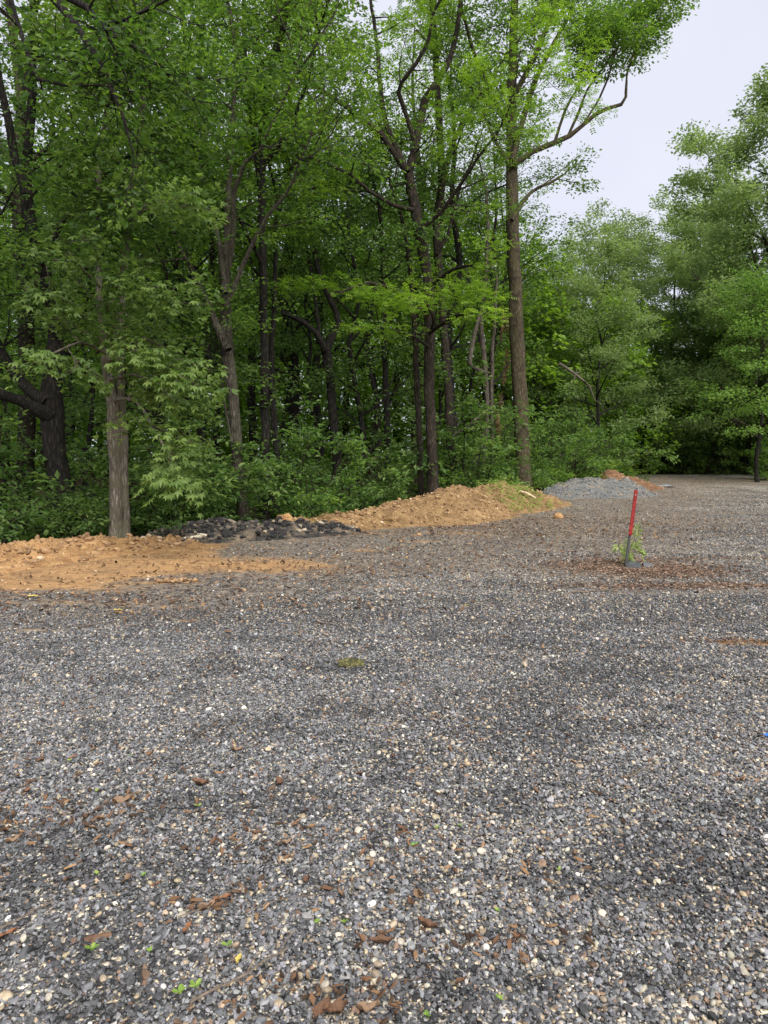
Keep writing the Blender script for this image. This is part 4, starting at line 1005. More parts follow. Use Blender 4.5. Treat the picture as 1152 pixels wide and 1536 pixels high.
WOODS = [(2, 40, 22, 1.0), (3, 250, 18.5, .9), (2, 190, 31, 1.0), (3, -30, 17, 1.0), (1, 110, 30, 1.1), (3, 130, 22, 1.0),
         (2, 285, 28, 1.0), (0, 440, 27, 1.0), (3, 470, 25, 1.0), (1, 475, 32, 1.1), (0, 380, 34, 1.0), (3, 540, 24, 1.1), (1, 330, 36, 1.1),
         (0, 675, 31, 1.0), (2, 625, 36, 1.05), (3, 560, 27, 1.2), (1, 735, 33, 1.0), (0, 755, 40, .9), 
         (3, 70, 26, 1.1), (3, 280, 23, 1.0), (3, 425, 30, 1.1), (3, 655, 37, 1.3), (3, 710, 36, 1.2), (3, 170, 26, 1.1), (3, 5, 21, 1.0), (3, 310, 31, 1.2), (3, 440, 38, 1.4), (3, 560, 38, 1.4), (3, 240, 34, 1.3), (3, 100, 36, 1.3)]
wl = gap_labels([(w[1], w[2]) for w in WOODS], 'woodland tree')
for kind, px, d, sc in WOODS:
    p = at(px, 700, d)
    place(KIND_W[kind], kind not in used, p[0], p[1], RND.random() * 6.28, sc, wl[(px, d)], 'tree', 'woodland trees in the shade')
    used.add(kind)

KIND_F = [generic_tree('edge_tree', 211, 17, .18, 1.6, 4.8, 24, LF(30, .18, 'leaf_far', width=.38, thick=.13), 'bark_dark', low=.85, dens=1.7),
          generic_tree('edge_tree', 212, 15, .15, 1.0, 4.3, 24, LF(30, .18, 'leaf_far', width=.38, thick=.13), 'bark_dark', low=.85, dens=1.7),
          generic_tree('edge_tree', 213, 18.5, .28, 1.4, 8.0, 38, LF(50, .19, 'leaf_far', width=.46, thick=.17), 'bark_brown', low=.75, dens=1.6, L1=(1.3, 3.0))]
BRIGHT = generic_tree('young_tree', 214, 9.2, .10, 1.0, 3.0, 20, LF(26, .15, 'leaf_bright', width=.32, thick=.10), 'bark_dark', dens=1.8)
_p = at(1138, 700, 36)
place(BRIGHT, True, _p[0], _p[1], .6, 1.0, 'young tree with bright light green crown at the far lot edge by the picture edge', 'tree', None)
usedF = set()
def edge_tree(kind, px, d, sc, label, group=None):
    p = at(px, 700, d)
    o = place(KIND_F[kind], kind not in usedF, p[0], p[1], RND.random() * 6.28, sc, label, 'tree', group)
    usedF.add(kind)
edge_tree(2, 1165, 41, 1.0, 'tallest leafy tree on the far side of the lot, against the sky')
edge_tree(2, 1330, 41, 1.0, 'tall leafy tree beside the tallest far tree, cut by the picture edge')
edge_tree(1, 1080, 46, .95, 'second tallest far tree standing just left behind the tallest one')
edge_tree(1, 893, 38, .72, 'small spreading tree just behind the grey and red piles')
edge_tree(0, 905, 47, .86, 'round crowned tree whose top stands highest between the mossy trunk and the tall tree')
ORD = ['leftmost', 'second from left', 'third from left', 'fourth from left', 'fifth from left', 'sixth from left']
for i_, (kind, px, d, sc) in enumerate([(0, 800, 40, .62), (0, 830, 44, .70), (1, 865, 52, .92), (1, 960, 50, .98), (0, 1000, 54, .98), (1, 1035, 50, 1.02)]):
    edge_tree(kind, px, d, sc, ORD[i_] + ' of the leafy trees in the line behind the gravel piles', 'trees of the far tree line')
for i_, (kind, px, d, sc) in enumerate([(0, 1045, 56, 1.1), (1, 1085, 47, .8), (1, 1120, 44.5, .62), (0, 1180, 48, .8)]):
    edge_tree(kind, px, d, sc, ORD[i_] + ' of the lower leafy trees under the tallest far tree', 'lower trees at the end of the lot')

# ------------------------------------------------------------------ shrubs along the wood edge
def shrub(name, seed, H, R, ns, leaf, dens=2.2):
    rng = np.random.RandomState(seed); limbs = []
    for k in range(ns):
        az = k * 2.4 + rng.rand(); el = rng.uniform(.75, 1.35)
        d = np.array([math.cos(az) * math.cos(el), math.sin(az) * math.cos(el), math.sin(el)])
        p = np.array([rng.randn() * .12, rng.randn() * .12, -.1])
        limbs.append(walk(rng, p, d, H * rng.uniform(.75, 1.15), 7, .12, -.35, .016 + .006 * H, .006))
    wood, S, E = ramify(rng, limbs, dens, (.35 * R, .85 * R), (.28, .55), 4, .12, flat=.75, up=.05)
    root = empty(name)
    V, F = tubes(limbs, rng=rng)
    link('stem', mesh_np('stem', V, [F], M['bark_brown'], smooth=True), root)
    V, F = tubes(wood, rng=rng); o = link('twigs', mesh_np('twigs', V, [F], M['bark_brown']), root); o['kind'] = 'stuff'
    o = link('foliage', leaf_mesh('foliage', rng, S, E, **leaf), root); o['kind'] = 'stuff'
    return root
KIND_S = [shrub('shrub', 301, 2.4, 1.5, 8, LF(11, .135, 'leaf_shrub', width=.17, thick=.04, tilt=.3)),
          shrub('shrub', 302, 1.5, 1.1, 8, LF(12, .115, 'leaf_shrub', width=.16, thick=.04, tilt=.3)),
          shrub('shrub', 303, 3.4, 1.8, 8, LF(11, .145, 'leaf_shrub', width=.19, thick=.05, tilt=.32)),
          shrub('shrub', 304, 1.9, 1.2, 8, LF(15, .10, 'leaf_mid', width=.16, thick=.05, tilt=.35))]
usedS = set()
def put_shrub(kind, px, d, sc, label, group):
    p = at(px, 700, d)
    place(KIND_S[kind], kind not in usedS, p[0], p[1], RND.random() * 6.28, sc, label, 'shrub', group)
    usedS.add(kind)
SL = {'a': ('leafy green shrub crowding behind the orange clay bank', 'shrubs behind the clay bank'),
      'b': ('layered green shrub rising behind the black asphalt heap', 'shrubs behind the black heap'),
      'c': ('leafy shrub growing behind the orange clay berm', 'shrubs behind the clay berm'),
      'd': ('leafy shrub between the two tall trunks behind the mounds', 'shrubs behind the mounds'),
      'e': ('low leafy bush at the wood edge behind the grey stone pile', 'bushes behind the stone pile'),
      'f': ('dark low shrub in the shade at the far end of the lot', 'shrubs at the far end of the lot')}
SHR = [(0, -40, 13.6, 1, 'a'), (2, -90, 14.8, 1, 'a'), (1, 20, 13.8, 1, 'a'), (0, 55, 14.6, 1, 'a'), (2, 10, 16.5, 1, 'a'), (1, 125, 14.4, 1, 'a'), (0, 135, 15.8, 1, 'a'), (2, 90, 18.0, 1, 'a'), (3, 70, 16.8, 1, 'a'), (1, 150, 14.1, .8, 'a'), (2, -20, 19, 1.1, 'a'), (2, 150, 19, 1.0, 'a'), (1, -10, 12.9, .8, 'a'),
                             (1, 215, 14.9, 1, 'b'), (0, 230, 16.2, 1, 'b'), (0, 275, 15.8, 1, 'b'), (2, 255, 18.0, 1, 'b'), (3, 300, 16.8, 1, 'b'), (2, 335, 19.0, 1, 'b'), (3, 390, 17.0, .9, 'b'), (0, 405, 17.8, 1, 'b'), (1, 345, 15.9, .8, 'b'), (2, 390, 20.5, 1.0, 'b'), (1, 250, 15.1, .8, 'b'),
                             (0, 440, 18.4, 1, 'c'), (3, 465, 18.0, .8, 'c'), (2, 455, 21.5, 1, 'c'), (0, 500, 19.6, 1, 'c'), (1, 530, 19.0, 1, 'c'), (3, 560, 20.0, 1, 'c'), (2, 520, 23.0, 1, 'c'), (1, 590, 20.2, .9, 'c'), (2, 575, 24.5, 1, 'c'), (3, 610, 21.5, .9, 'c'), (1, 480, 17.4, .7, 'c'), (0, 600, 26, 1.1, 'c'),
                             (3, 685, 22.8, 1.0, 'd'), (0, 700, 23.6, 1.1, 'd'), (2, 715, 24.6, 1, 'd'), (3, 735, 23.9, 1, 'd'), (1, 672, 22.4, .8, 'd'), (2, 690, 26.5, 1.1, 'd'), (3, 748, 29.5, 1.0, 'd'), (1, 725, 23.4, .8, 'd'),
                             (3, 838, 31.5, 1.1, 'e'), (2, 825, 33.5, 1.1, 'e'), (0, 862, 34.0, 1.1, 'e'), (2, 880, 36.0, 1.1, 'e'), (3, 905, 37.0, 1.1, 'e'), (0, 930, 40.0, 1.1, 'e'), (3, 815, 30.0, .8, 'e'), (2, 800, 33.0, 1.0, 'e'),
                             (0, 975, 49.0, 1.3, 'f'), (2, 1010, 49, 1.2, 'f'), (1, 1040, 48, 1.2, 'f'), (3, 1075, 47.5, 1.2, 'f'), (2, 1095, 49, 1.3, 'f'), (0, 1130, 46.5, 1.2, 'f'), (2, 1165, 46, 1.4, 'f'), (3, 1058, 45.5, 1.5, 'f'), (0, 1022, 46.5, 1.4, 'f')]
_r = random.Random(5)
SHR = [w for w in SHR if w[4] in 'ef' or not (565 < w[1] < 712 and w[2] < 24 or 333 < w[1] < 402 and w[2] < 17.6)]
SHR = [(k_, x_, d_, s_ * (_r.uniform(.62, 1.25) if z_ in 'abcd' else 1), z_) for k_, x_, d_, s_, z_ in SHR if z_ in 'ef' or _r.random() < .72]
sl = gap_labels([(w[1], w[2]) for w in SHR if w[4] in 'abcd'], 'leafy shrub')
for q in 'ef':
    rows = sorted([(w[1], w[2]) for w in SHR if w[4] == q])
    for k, r in enumerate(rows): sl[r] = (ORD + ['seventh from left', 'eighth from left', 'rightmost'])[k] + ' of the ' + ('low bushes at the wood edge behind the grey stone pile' if q == 'e' else 'dark low shrubs in the shade at the lot end')
for (kind, px, d, sc, z) in SHR:
    put_shrub(kind, px, d, sc, sl[(px, d)], SL[z][1])
# bright young shrub cut by the right edge of the picture
rb = shrub('shrub', 305, 1.8, 1.2, 8, LF(16, .13, 'leaf_bright', width=.18, thick=.05, tilt=.35))
p = at(1158, 712, 38); rb.location = (p[0], p[1], gz(p[0], p[1])); rb.scale = (1.0, 1.0, 1.1)
tag(rb, 'bright light green shrub on the far lot edge, cut by the picture edge', 'shrub')

for lab_, rows_, d_ in (('pale dead branch leaning out of the shrubs between the two tall trunks', [(678, 655, 4), (700, 640, 4), (722, 622, 3), (740, 610, 2)], 24.5),
                        
                        ('long bare grey branch slanting down in the far tree line', [(838, 545, 4), (862, 560, 4), (884, 580, 3), (892, 600, 2)], 33.0)):
    rg_ = np.random.RandomState(len(lab_)); pp_, rr_ = stem_path(rg_, rows_, d_, .6)
    c_ = pp_.mean(0); tw_ = [(pp_ - c_, rr_)]
    for q_ in range(5):
        i_ = rg_.randint(len(pp_) // 3, len(pp_)); a_, b_ = walk(rg_, pp_[i_] - c_, norm(pp_[-1] - pp_[0]) + rg_.randn(3) * .7, .7, 4, .2, .1, rr_[i_] * .6, .004); tw_.append((a_, b_))
    V, F = tubes(tw_, rng=rg_)
    tag(link('dead_branch', mesh_np('dead_branch', V, [F], M['bark_pale'], smooth=True), loc=c_), lab_, 'branch')

# ------------------------------------------------------------------ far woods that read as one mass
def far_woods():
    rng = np.random.RandomState(61)
    S, E, polys = [], [], []
    for ri, (Dl, Dr, na) in enumerate(((46, 64, 56), (60, 78, 60))):
        for ang in np.linspace(-50, 62, na) + ri:
            a = math.radians(ang); D = (Dl if ang < 17 else Dr) + rng.uniform(-5, 6)
            cx, cy = math.sin(a) * D, math.cos(a) * D
            z0 = gz(cx, cy); H = (rng.uniform(13, 18) + 1.5 * ri) * (1 if ang < 10 else .62)
            polys.append((np.array([(cx, cy, z0 - .5), (cx + rng.randn() * .3, cy, z0 + H * .5), (cx + rng.randn() * .5, cy, z0 + H)]), np.array([.20, .15, .04])))
            for k in range(125):
                h = rng.uniform(.0, 1) ** .95; r = 4.4 * math.sqrt(max(.06, 1 - (abs(h - .35) / .70) ** 2)) * rng.uniform(.35, 1.1)
                t = rng.rand() * 6.283
                p = np.array([cx + math.cos(t) * r, cy + math.sin(t) * r, z0 + .1 + h * H])
                S.append(p); E.append(p + norm(np.array([math.cos(t), math.sin(t), rng.uniform(-.3, .4)])) * 1.2)
    me = leaf_mesh('far_woods', rng, np.array(S), np.array(E), 34, .29, M['leaf_locust'], width=.62, thick=.34, aspect=.7)  # bright locust green paints these leaves as sunlit foliage beyond the trunks
    o = link('far_woods', me); o['kind'] = 'stuff'
    V, F = tubes(polys); o2 = link('far_trunks', mesh_np('far_trunks', V, [F], M['bark_dark']), o); o2['kind'] = 'stuff'
far_woods()

# grass sprouting on the low mound, and the pale limb lying there
rngg = np.random.RandomState(88)
GX, GY = GMV[..., 0].ravel(), GMV[..., 1].ravel()
q0 = at(775, 748, 21.8)
dist = np.hypot(GX - q0[0], (GY - q0[1]) * .9)
cand = np.where((dist < 1.25) & (GMH.ravel() > .03))[0]
if len(cand):
    pk = rngg.choice(cand, 420); Pg = GMV.reshape(-1, 3)[pk]
    S = Pg; E = Pg + np.stack([rngg.randn(420) * .05, rngg.randn(420) * .05, .05 + .12 * rngg.rand(420)], -1)
    o = link('grass', leaf_mesh('grass', rngg, S, E, 3, .11, M['weed'], width=.03, thick=.02, droop=.0, aspect=.22, tilt=.9)); o['kind'] = 'stuff'
a, b = at(779, 737, 22.0), at(804, 748, 21.6)
root = empty('broken_limb', (a + b) / 2)
V, F = tubes([dense(np.array([a, (a + b) / 2 + [0, 0, .03], b]) - (a + b) / 2, [.045, .05, .03], .1, rngg, .006)])
link('wood', mesh_np('wood', V, [F], M['pale_wood'], smooth=True), root)
tag(root, 'pale broken limb lying on the slope of the grassy mound', 'branch')

# ------------------------------------------------------------------ marker stake, sapling, slabs and mulch
stake_b = G(938, 852); sd_ = stake_b[1]
stake_t = at(953.5, 735, sd_ + .04)
ax = norm(stake_t - stake_b); Ls = np.linalg.norm(stake_t - stake_b)
def slat(name, w, t, z0, z1, mat, parent, off=0.0, bev=.004):
    import bmesh
    bm = bmesh.new(); bmesh.ops.create_cube(bm, size=1.0)
    for v in bm.verts: v.co = Vector((v.co.x * w, v.co.y * t + off, (v.co.z + .5) * (z1 - z0) + z0))
    bmesh.ops.bevel(bm, geom=bm.edges[:], offset=bev, segments=1, affect='EDGES')
    me = bpy.data.meshes.new(name); bm.to_mesh(me); bm.free(); me.materials.append(M[mat])
    return link(name, me, parent)
st = empty('marker_stake', stake_b)
st.rotation_mode = 'QUATERNION'; st.rotation_quaternion = Vector(ax).to_track_quat('Z', 'Y') @ Matrix.Rotation(math.radians(-90), 4, 'Z').to_quaternion()
st.rotation_quaternion = Vector((0, 0, 1)).rotation_difference(Vector(ax))
slat('post', .032, .022, -.12, Ls * .52, 'grey_post', st)
slat('red_slat', .055, .014, Ls * .42, Ls, 'red_paint', st, -.020)
slat('nail', .012, .006, Ls * .93, Ls * .93 + .012, 'nail', st, -.029, .001)
tag(st, 'leaning red painted marker stake on a grey post in the gravel', 'stake')
rngs = np.random.RandomState(91)
sb = G(941, 850)
spl = empty('sapling', sb)
limbs = [dense(np.array([(0, 0, -.03), (.005, .0, .12), (.03, .01, .25), (.09, .0, .40), (.13, .0, .50)]), [.007, .006, .005, .004, .002], .06),
         dense(np.array([(.01, 0, .16), (-.06, .02, .25), (-.14, .02, .31), (-.19, .0, .30)]), [.004, .004, .003, .002], .06),
         dense(np.array([(.02, 0, .20), (.08, -.05, .24), (.17, -.06, .26), (.23, -.05, .27)]), [.004, .003, .003, .002], .06),
         dense(np.array([(.04, 0, .28), (.0, .08, .36), (-.05, .10, .40)]), [.004, .003, .002], .06),
         dense(np.array([(.06, 0, .34), (.14, .04, .40), (.20, .05, .42)]), [.004, .003, .002], .06)]
V, F = tubes(limbs); link('stem', mesh_np('stem', V, [F], M['twig'], smooth=True), spl)
S = np.concatenate([lp[2:-1] for lp, _ in limbs]); E = np.concatenate([lp[3:] for lp, _ in limbs]) + rngs.randn(len(S), 3) * .05
o = link('foliage', leaf_mesh('foliage', rngs, S, E, 62, .078, M['needle'], width=.048, thick=.032, droop=.01, aspect=.21, tilt=.9), spl); o['kind'] = 'stuff'
tag(spl, 'small feathery pale green sapling at the foot of the red stake', 'sapling')
def slab(label, px, py, w, dep, h, rotz, tilt, seed):
    import bmesh
    rng = np.random.RandomState(seed); k = 6
    th = np.sort(rng.rand(k) * .5 + np.arange(k)) / k * 6.283
    ring = np.stack([np.cos(th) * w * (.8 + .4 * rng.rand(k)), np.sin(th) * dep * (.8 + .4 * rng.rand(k))], -1)
    V = np.concatenate([np.c_[ring, np.zeros(k)], np.c_[ring * .92, np.full(k, h) + rng.rand(k) * .01]])
    me = bpy.data.meshes.new('slab'); me.from_pydata(V.tolist(), [], [list(range(k))[::-1], list(range(k, 2 * k))] + [[i, (i + 1) % k, k + (i + 1) % k, k + i] for i in range(k)])
    me.materials.append(M['slate']); g = G(px, py)
    o = link('slate_slab', me, loc=(g[0], g[1], g[2] + .01)); o.rotation_euler = (tilt[0], tilt[1], rotz)
    return tag(o, label, 'slab')
slab('flat dark grey slab leaning at the foot of the red stake', 950, 853, .15, .12, .035, .2, (.42, -.06), 4)
slab('second dark slab tucked behind the flat slab by the red stake', 944, 848, .13, .07, .035, .1, (.35, .25), 5)
slab('small upright wedge of dark slate right of the flat slab', 972, 852, .10, .075, .035, -.5, (.75, .55), 6)

def chips(name, P, rng, ln, mat):
    N = len(P); l_ = ln * (.5 + rng.rand(N)); w = l_ * (.18 + .3 * rng.rand(N)); t = .004 + .004 * rng.rand(N)
    yaw = rng.rand(N) * 6.283; pit = rng.randn(N) * .35
    d = np.stack([np.cos(yaw) * np.cos(pit), np.sin(yaw) * np.cos(pit), np.sin(pit)], -1)
    b = norm(np.cross([0, 0, 1.0], d) + rng.randn(N, 3) * .25); nn = np.cross(d, b)
    V = np.stack([P - d * l_[:, None] / 2, P + b * w[:, None] / 2, P + d * l_[:, None] / 2, P - b * w[:, None] / 2,
                  P + nn * t[:, None] - d * l_[:, None] * .4, P + nn * t[:, None] + b * w[:, None] * .4, P + nn * t[:, None] + d * l_[:, None] * .4, P + nn * t[:, None] - b * w[:, None] * .4], 1)
    f = np.array([(4, 7, 6, 5), (0, 4, 5, 1), (1, 5, 6, 2), (2, 6, 7, 3), (3, 7, 4, 0)])
    F = (f[None] + (np.arange(N) * 8)[:, None, None]).reshape(-1, 4)
    o = link(name, mesh_np(name, V.reshape(-1, 3), [F], mat, np.repeat(rng.rand(N), 5))); o['kind'] = 'stuff'
    return o
rngm = np.random.RandomState(92)
def scatter(parts, rng):
    xs, ys = [], []
    for (px, py, rx, ry, N) in parts:
        g = G(px, py); xs.append(g[0] + rng.randn(N) * rx); ys.append(g[1] + rng.randn(N) * ry)
    x, y = np.concatenate(xs), np.concatenate(ys); k = (y > 1.5)
    x, y = x[k], y[k]
    return np.stack([x, y, ground_z(x, y) + .012 + .012 * rng.rand(len(x))], -1)
chips('mulch', scatter([(945, 853, .60, .50, 3600), (1000, 880, .9, .12, 600), (1080, 880, .8, .14, 500), (1010, 855, .6, .35, 700)], rngm), rngm, .05, M['mulch'])
chips('far_litter', scatter([(700, 800, 3.0, 1.2, 900), (760, 780, 3.0, 1.2, 800), (900, 790, 4, 1.6, 900), (1000, 760, 6, 2.5, 900), (1080, 735, 6, 3, 900), (980, 722, 6, 2, 900), (560, 830, 2.5, 1.0, 500), (350, 860, 2.5, .8, 600), (150, 905, 2.0, .6, 400)], rngm), rngm, .075, M['litter_crumb'])
chips('leaf_litter', scatter([(1100, 838, 1.2, .12, 300), (1120, 965, .3, .06, 160), (800, 800, 2.2, .7, 700), (730, 790, 1.6, .6, 500), (500, 860, 2.5, .8, 260), (200, 900, 1.5, .5, 160),
                              (60, 1240, .35, .18, 160), (700, 1290, .5, .2, 60), (1000, 730, 5, 1.5, 600), (330, 1360, .10, .05, 30), (470, 1000, 1.5, .6, 160), (900, 1100, 1.2, .8, 90), (420, 1270, .25, .12, 50),
                              (700, 1420, .25, .06, 40), (480, 1500, .16, .06, 50), (150, 1150, .6, .3, 90)], rngm), rngm, .035, M['litter_crumb'])

rngk = np.random.RandomState(94)
cx_, cy_ = rngk.uniform(-9, 3, 60000), rngk.uniform(7.5, 17, 60000)
cm_ = masks[np.clip(np.searchsorted(gy, cy_), 0, len(gy) - 1), np.clip(np.searchsorted(gx, cx_), 0, len(gx) - 1), 0]
ck_ = (rngk.rand(60000) < (.012 + .10 * sstep(.12, .5, cm_)) * sstep(-7.5, -4.5, edge_dist(cx_, cy_))) & (edge_dist(cx_, cy_) < -.8)
cx_, cy_ = cx_[ck_], cy_[ck_]; cs_ = .006 + .030 * rngk.rand(len(cx_)) ** 4
crumbs('clay_crumbs', rngk, np.stack([cx_, cy_, ground_z(cx_, cy_) + cs_ * .25], -1), cs_, M['clay_crumb'])
# ------------------------------------------------------------------ dry leaves, twigs, seedlings on the gravel
def leaf_shape(seed, mat, curl):
    rng = np.random.RandomState(seed); nu, nv = 7, 5
    V = []
    for i in range(nu):
        u = i / (nu - 1); w = .27 * math.sin(math.pi * min(1, u * 1.03)) ** .6 * (1 + .3 * rng.randn()) + .01; sh = .06 * math.sin(u * 5 + seed)
        for j in range(nv):
            v = j / (nv - 1) * 2 - 1
            V.append((u - .5 + .03 * rng.randn(), sh + v * w * (1 - .25 * curl), curl * (.20 * abs(v) ** 1.5 + .20 * (u - .5) ** 2 * 2 + .07 * math.sin(u * 8 + v * 3 + seed)) + .05 * rng.randn() + .05))
    F = [(i * nv + j, i * nv + j + 1, (i + 1) * nv + j + 1, (i + 1) * nv + j) for i in range(nu - 1) for j in range(nv - 1)]
    me = bpy.data.meshes.new('leaf_shape'); me.from_pydata(V, [], F); me.materials.append(M[mat])
    for p in me.polygons: p.use_smooth = True
    return me
LS = [leaf_shape(1, 'dry_leaf', .7), leaf_shape(2, 'dry_leaf', 1.1), leaf_shape(3, 'dry_leaf_tan', .8), leaf_shape(4, 'dry_leaf_rust', .6), leaf_shape(5, 'dry_leaf_tan', 1.2), leaf_shape(6, 'yellow_leaf', .4), leaf_shape(7, 'green_leaf', .4)]
def dry(px, py, size, k, label, rot=None, group=None):
    g = G(px, py); o = link('fallen_leaf', LS[k], loc=(g[0], g[1], g[2] + .012))
    rot = RND.random() * 6.28 if rot is None else rot
    o.rotation_euler = (RND.uniform(-.2, .2), RND.uniform(-.2, .2), rot); o.scale = (size * .9, size * .9 * RND.uniform(.7, 1.1), size * .9)
    return tag(o, label, 'leaf', group)
dry(574, 1421, .095, 0, 'dark curled brown leaf alone on the gravel, lowest in the middle', .2)
dry(640, 1395, .075, 1, 'folded brown leaf right of the lowest curled brown leaf', -.4)
dry(333, 1355, .075, 3, 'rust brown leaf caught on the thin grey twig', .5)
dry(312, 1366, .08, 2, 'tan torn leaf beside the rust leaf on the grey twig', .6)
dry(8, 1411, .085, 3, 'orange brown leaf lying beneath the pale stick', .8)
dry(281, 1399, .06, 3, 'narrow orange leaf standing on edge among the stones', 1.2)
dry(300, 1180, .085, 1, 'crumpled dark leaf in the middle distance of the gravel, left one of two', .1)
dry(420, 1179, .085, 0, 'crumpled brown leaf in the middle distance of the gravel, right one of two', 2.2)
dry(620, 1272, .055, 6, 'fresh green leaf lying flat on the gravel', .3)
dry(358, 1445, .045, 5, 'yellow green leaf upright beside the long grey stick', 1.5)
dry(235, 1332, .045, 3, 'small bright rust leaf left of the grey twig', 1.0)
dry(185, 1206, .10, 2, 'long tan leaf with its stalk lying across the gravel', .1)
dry(482, 1524, .085, 0, 'brown leaf fragment at the bottom edge near two pale pebbles', 1.2)
dry(505, 1522, .075, 1, 'brown leaf fragment right of the pale pebbles at the bottom edge', .3)
dry(552, 1520, .07, 2, 'tan brown leaf fragment alone at the bottom edge', .1)
dry(50, 897, .12, 5, 'pale yellow leaf on the dirt in front of the clay bank', .1)
dry(178, 918, .10, 5, 'yellow leaf on the gravel in front of the clay patch', .0)
for px, py, k in [(590, 1138, 0), (560, 1250, 2), (130, 1231, 0), (80, 1222, 1), (10, 1250, 0), (40, 1190, 3), (430, 1268, 2), (425, 1285, 0), (300, 1222, 2), (250, 1172, 3), (775, 1410, 3), (745, 1418, 0), (720, 1330, 2), (20, 1265, 2),
                  (605, 1250, 0), (370, 1250, 1), (275, 932, 3), (140, 1050, 3), (95, 1060, 3), (312, 1003, 3), (655, 1077, 2), (840, 1078, 2), (1110, 1173, 3), (940, 1170, 2), (460, 1325, 0), (510, 1345, 2), (490, 1340, 0), (615, 1360, 0), (630, 1350, 2),
                  (215, 1000, 2), (450, 955, 2), (420, 905, 5), (700, 910, 5), (300, 905, 3), (100, 1325, 0), (190, 1325, 2), (475, 1170, 3), (540, 1165, 0), (60, 1145, 0), (110, 1140, 3), (355, 1128, 2), (785, 1450, 2), (690, 1480, 0)]:
    dry(px, py, RND.uniform(.035, .07), k, 'small dry brown leaf scattered on the gravel' if k < 5 else 'small yellow leaf scattered on the gravel', None, 'small dry leaves on the gravel' if k < 5 else 'small yellow leaves on the gravel')

def twig(name, label, pix, r, mat='twig', group=None, forks=0, cat='twig'):
    rng = np.random.RandomState(int(pix[0][0] * 7 + pix[0][1]) % 10007)
    P = np.array([G(*q) + [0, 0, .018 + r] for q in pix]); c = P.mean(0)
    pts, rad = dense(P - c, np.linspace(r, r * .5, len(P)), .03, rng, r * .35)
    polys = [(pts, rad * (1 + .25 * rng.rand(len(rad))))]
    for k in range(forks):
        i = rng.randint(len(pts) // 3, len(pts) - 1); d = norm(pts[i] - pts[i - 1]); sd = np.array([-d[1], d[0], .25]) * (1 if rng.rand() > .5 else -1)
        polys.append((np.array([pts[i], pts[i] + (d + sd * .8) * .04, pts[i] + (d + sd * .6) * .08]), np.array([r * .6, r * .5, r * .3])))
    V, F = tubes(polys); o = link(name, mesh_np(name, V, [F], M[mat], smooth=True), loc=c)
    return tag(o, label, cat, group)
twig('twig', 'pale grey stick with a knobbly end beside the orange leaf', [(-30, 1415), (20, 1393), (50, 1376), (78, 1362)], .0045, forks=1)
twig('twig', 'thin grey twig carrying the rust and tan leaves', [(268, 1384), (310, 1367), (345, 1345), (372, 1338)], .0028, forks=2)
twig('twig', 'long curved grey brown stick near the bottom edge', [(285, 1515), (325, 1492), (368, 1472), (395, 1452), (432, 1432)], .0045, forks=2)
twig('twig', 'thin straw stalk lying above the long curved stick', [(378, 1372), (420, 1358), (470, 1350), (500, 1348)], .002)
twig('twig', 'short brown stick on the gravel on the lower half, lit on top', [(714, 1348), (735, 1340), (762, 1336)], .003)
twig('twig', 'reddish brown stick standing off the gravel at mid distance', [(943, 1172), (960, 1162), (978, 1154)], .005)
twig('twig', 'long dark stick lying on the gravel in front of the mulch', [(858, 892), (900, 889), (936, 886)], .011)
twig('twig', 'long dark stick on the gravel in front of the orange clay', [(118, 944), (155, 938), (200, 934)], .008)
twig('twig', 'thin dark stick at the left picture edge behind the gravel', [(-10, 970), (20, 964), (45, 958)], .007)
twig('twig', 'thin bent root on the gravel in the middle distance', [(260, 1140), (285, 1118), (310, 1100), (328, 1085), (330, 1078)], .0028)
twig('twig', 'short dark stick on the pale gravel below the clay berm', [(480, 937), (500, 940), (524, 940)], .007)
twig('twig', 'bent dark stick on the gravel left of the mulch', [(838, 943), (850, 944), (868, 947)], .008)
twig('twig', 'stalk of the long tan leaf', [(155, 1203), (180, 1204), (212, 1202)], .002)
for pix in [[(560, 1330), (575, 1318)], [(205, 1030), (232, 1022)], [(800, 905), (812, 909)], [(620, 1240), (648, 1236)], [(795, 1475), (830, 1468)], [(1020, 1490), (1060, 1470)], [(840, 1420), (870, 1412)], [(350, 1000), (362, 1012)], [(1040, 905), (1060, 908)], [(600, 1480), (640, 1478)], [(350, 1415), (362, 1400)]]:
    twig('twig', 'tiny bit of twig lying on the gravel', pix, .0025 if pix[0][1] > 1000 else .006, group='tiny twig bits on the gravel')
def bark_piece(name, label, px, py, ln, wd, hg, mat, cat, rot):
    rng = np.random.RandomState(int(px)); nu, nv = 14, 7; V = []
    for i in range(nu):
        u = i / (nu - 1)
        for j in range(nv):
            v = j / (nv - 1) * math.pi
            rr = (1 + .07 * rng.randn() + .16 * math.sin(u * 7 + j * 1.3)) * (.35 + .65 * math.sin(math.pi * (.12 + .76 * u)) ** .6)
            V.append(((u - .5) * ln, -math.cos(v) * wd * .5 * rr, math.sin(v) * hg * rr - .004 + .15 * hg * math.sin(u * 9)))
    F = [(i * nv + j, (i + 1) * nv + j, (i + 1) * nv + j + 1, i * nv + j + 1) for i in range(nu - 1) for j in range(nv - 1)]
    me = bpy.data.meshes.new(name); me.from_pydata(V, [], F); me.materials.append(M[mat])
    for p in me.polygons: p.use_smooth = True
    g = G(px, py); o = link(name, me, loc=(g[0], g[1], g[2] + .01)); o.rotation_euler = (0, .03, rot)
    return tag(o, label, cat)
bark_piece('mossy_wood_piece', 'green mossy chunk of rotten wood lying on the gravel in mid distance', 526, 1000, .20, .075, .06, 'mossy_wood', 'wood chunk', .12)
bark_piece('bark_strip', 'curved dark brown strip of bark beside a green seedling', 147, 1411, .085, .022, .018, 'dry_leaf', 'bark', .35)

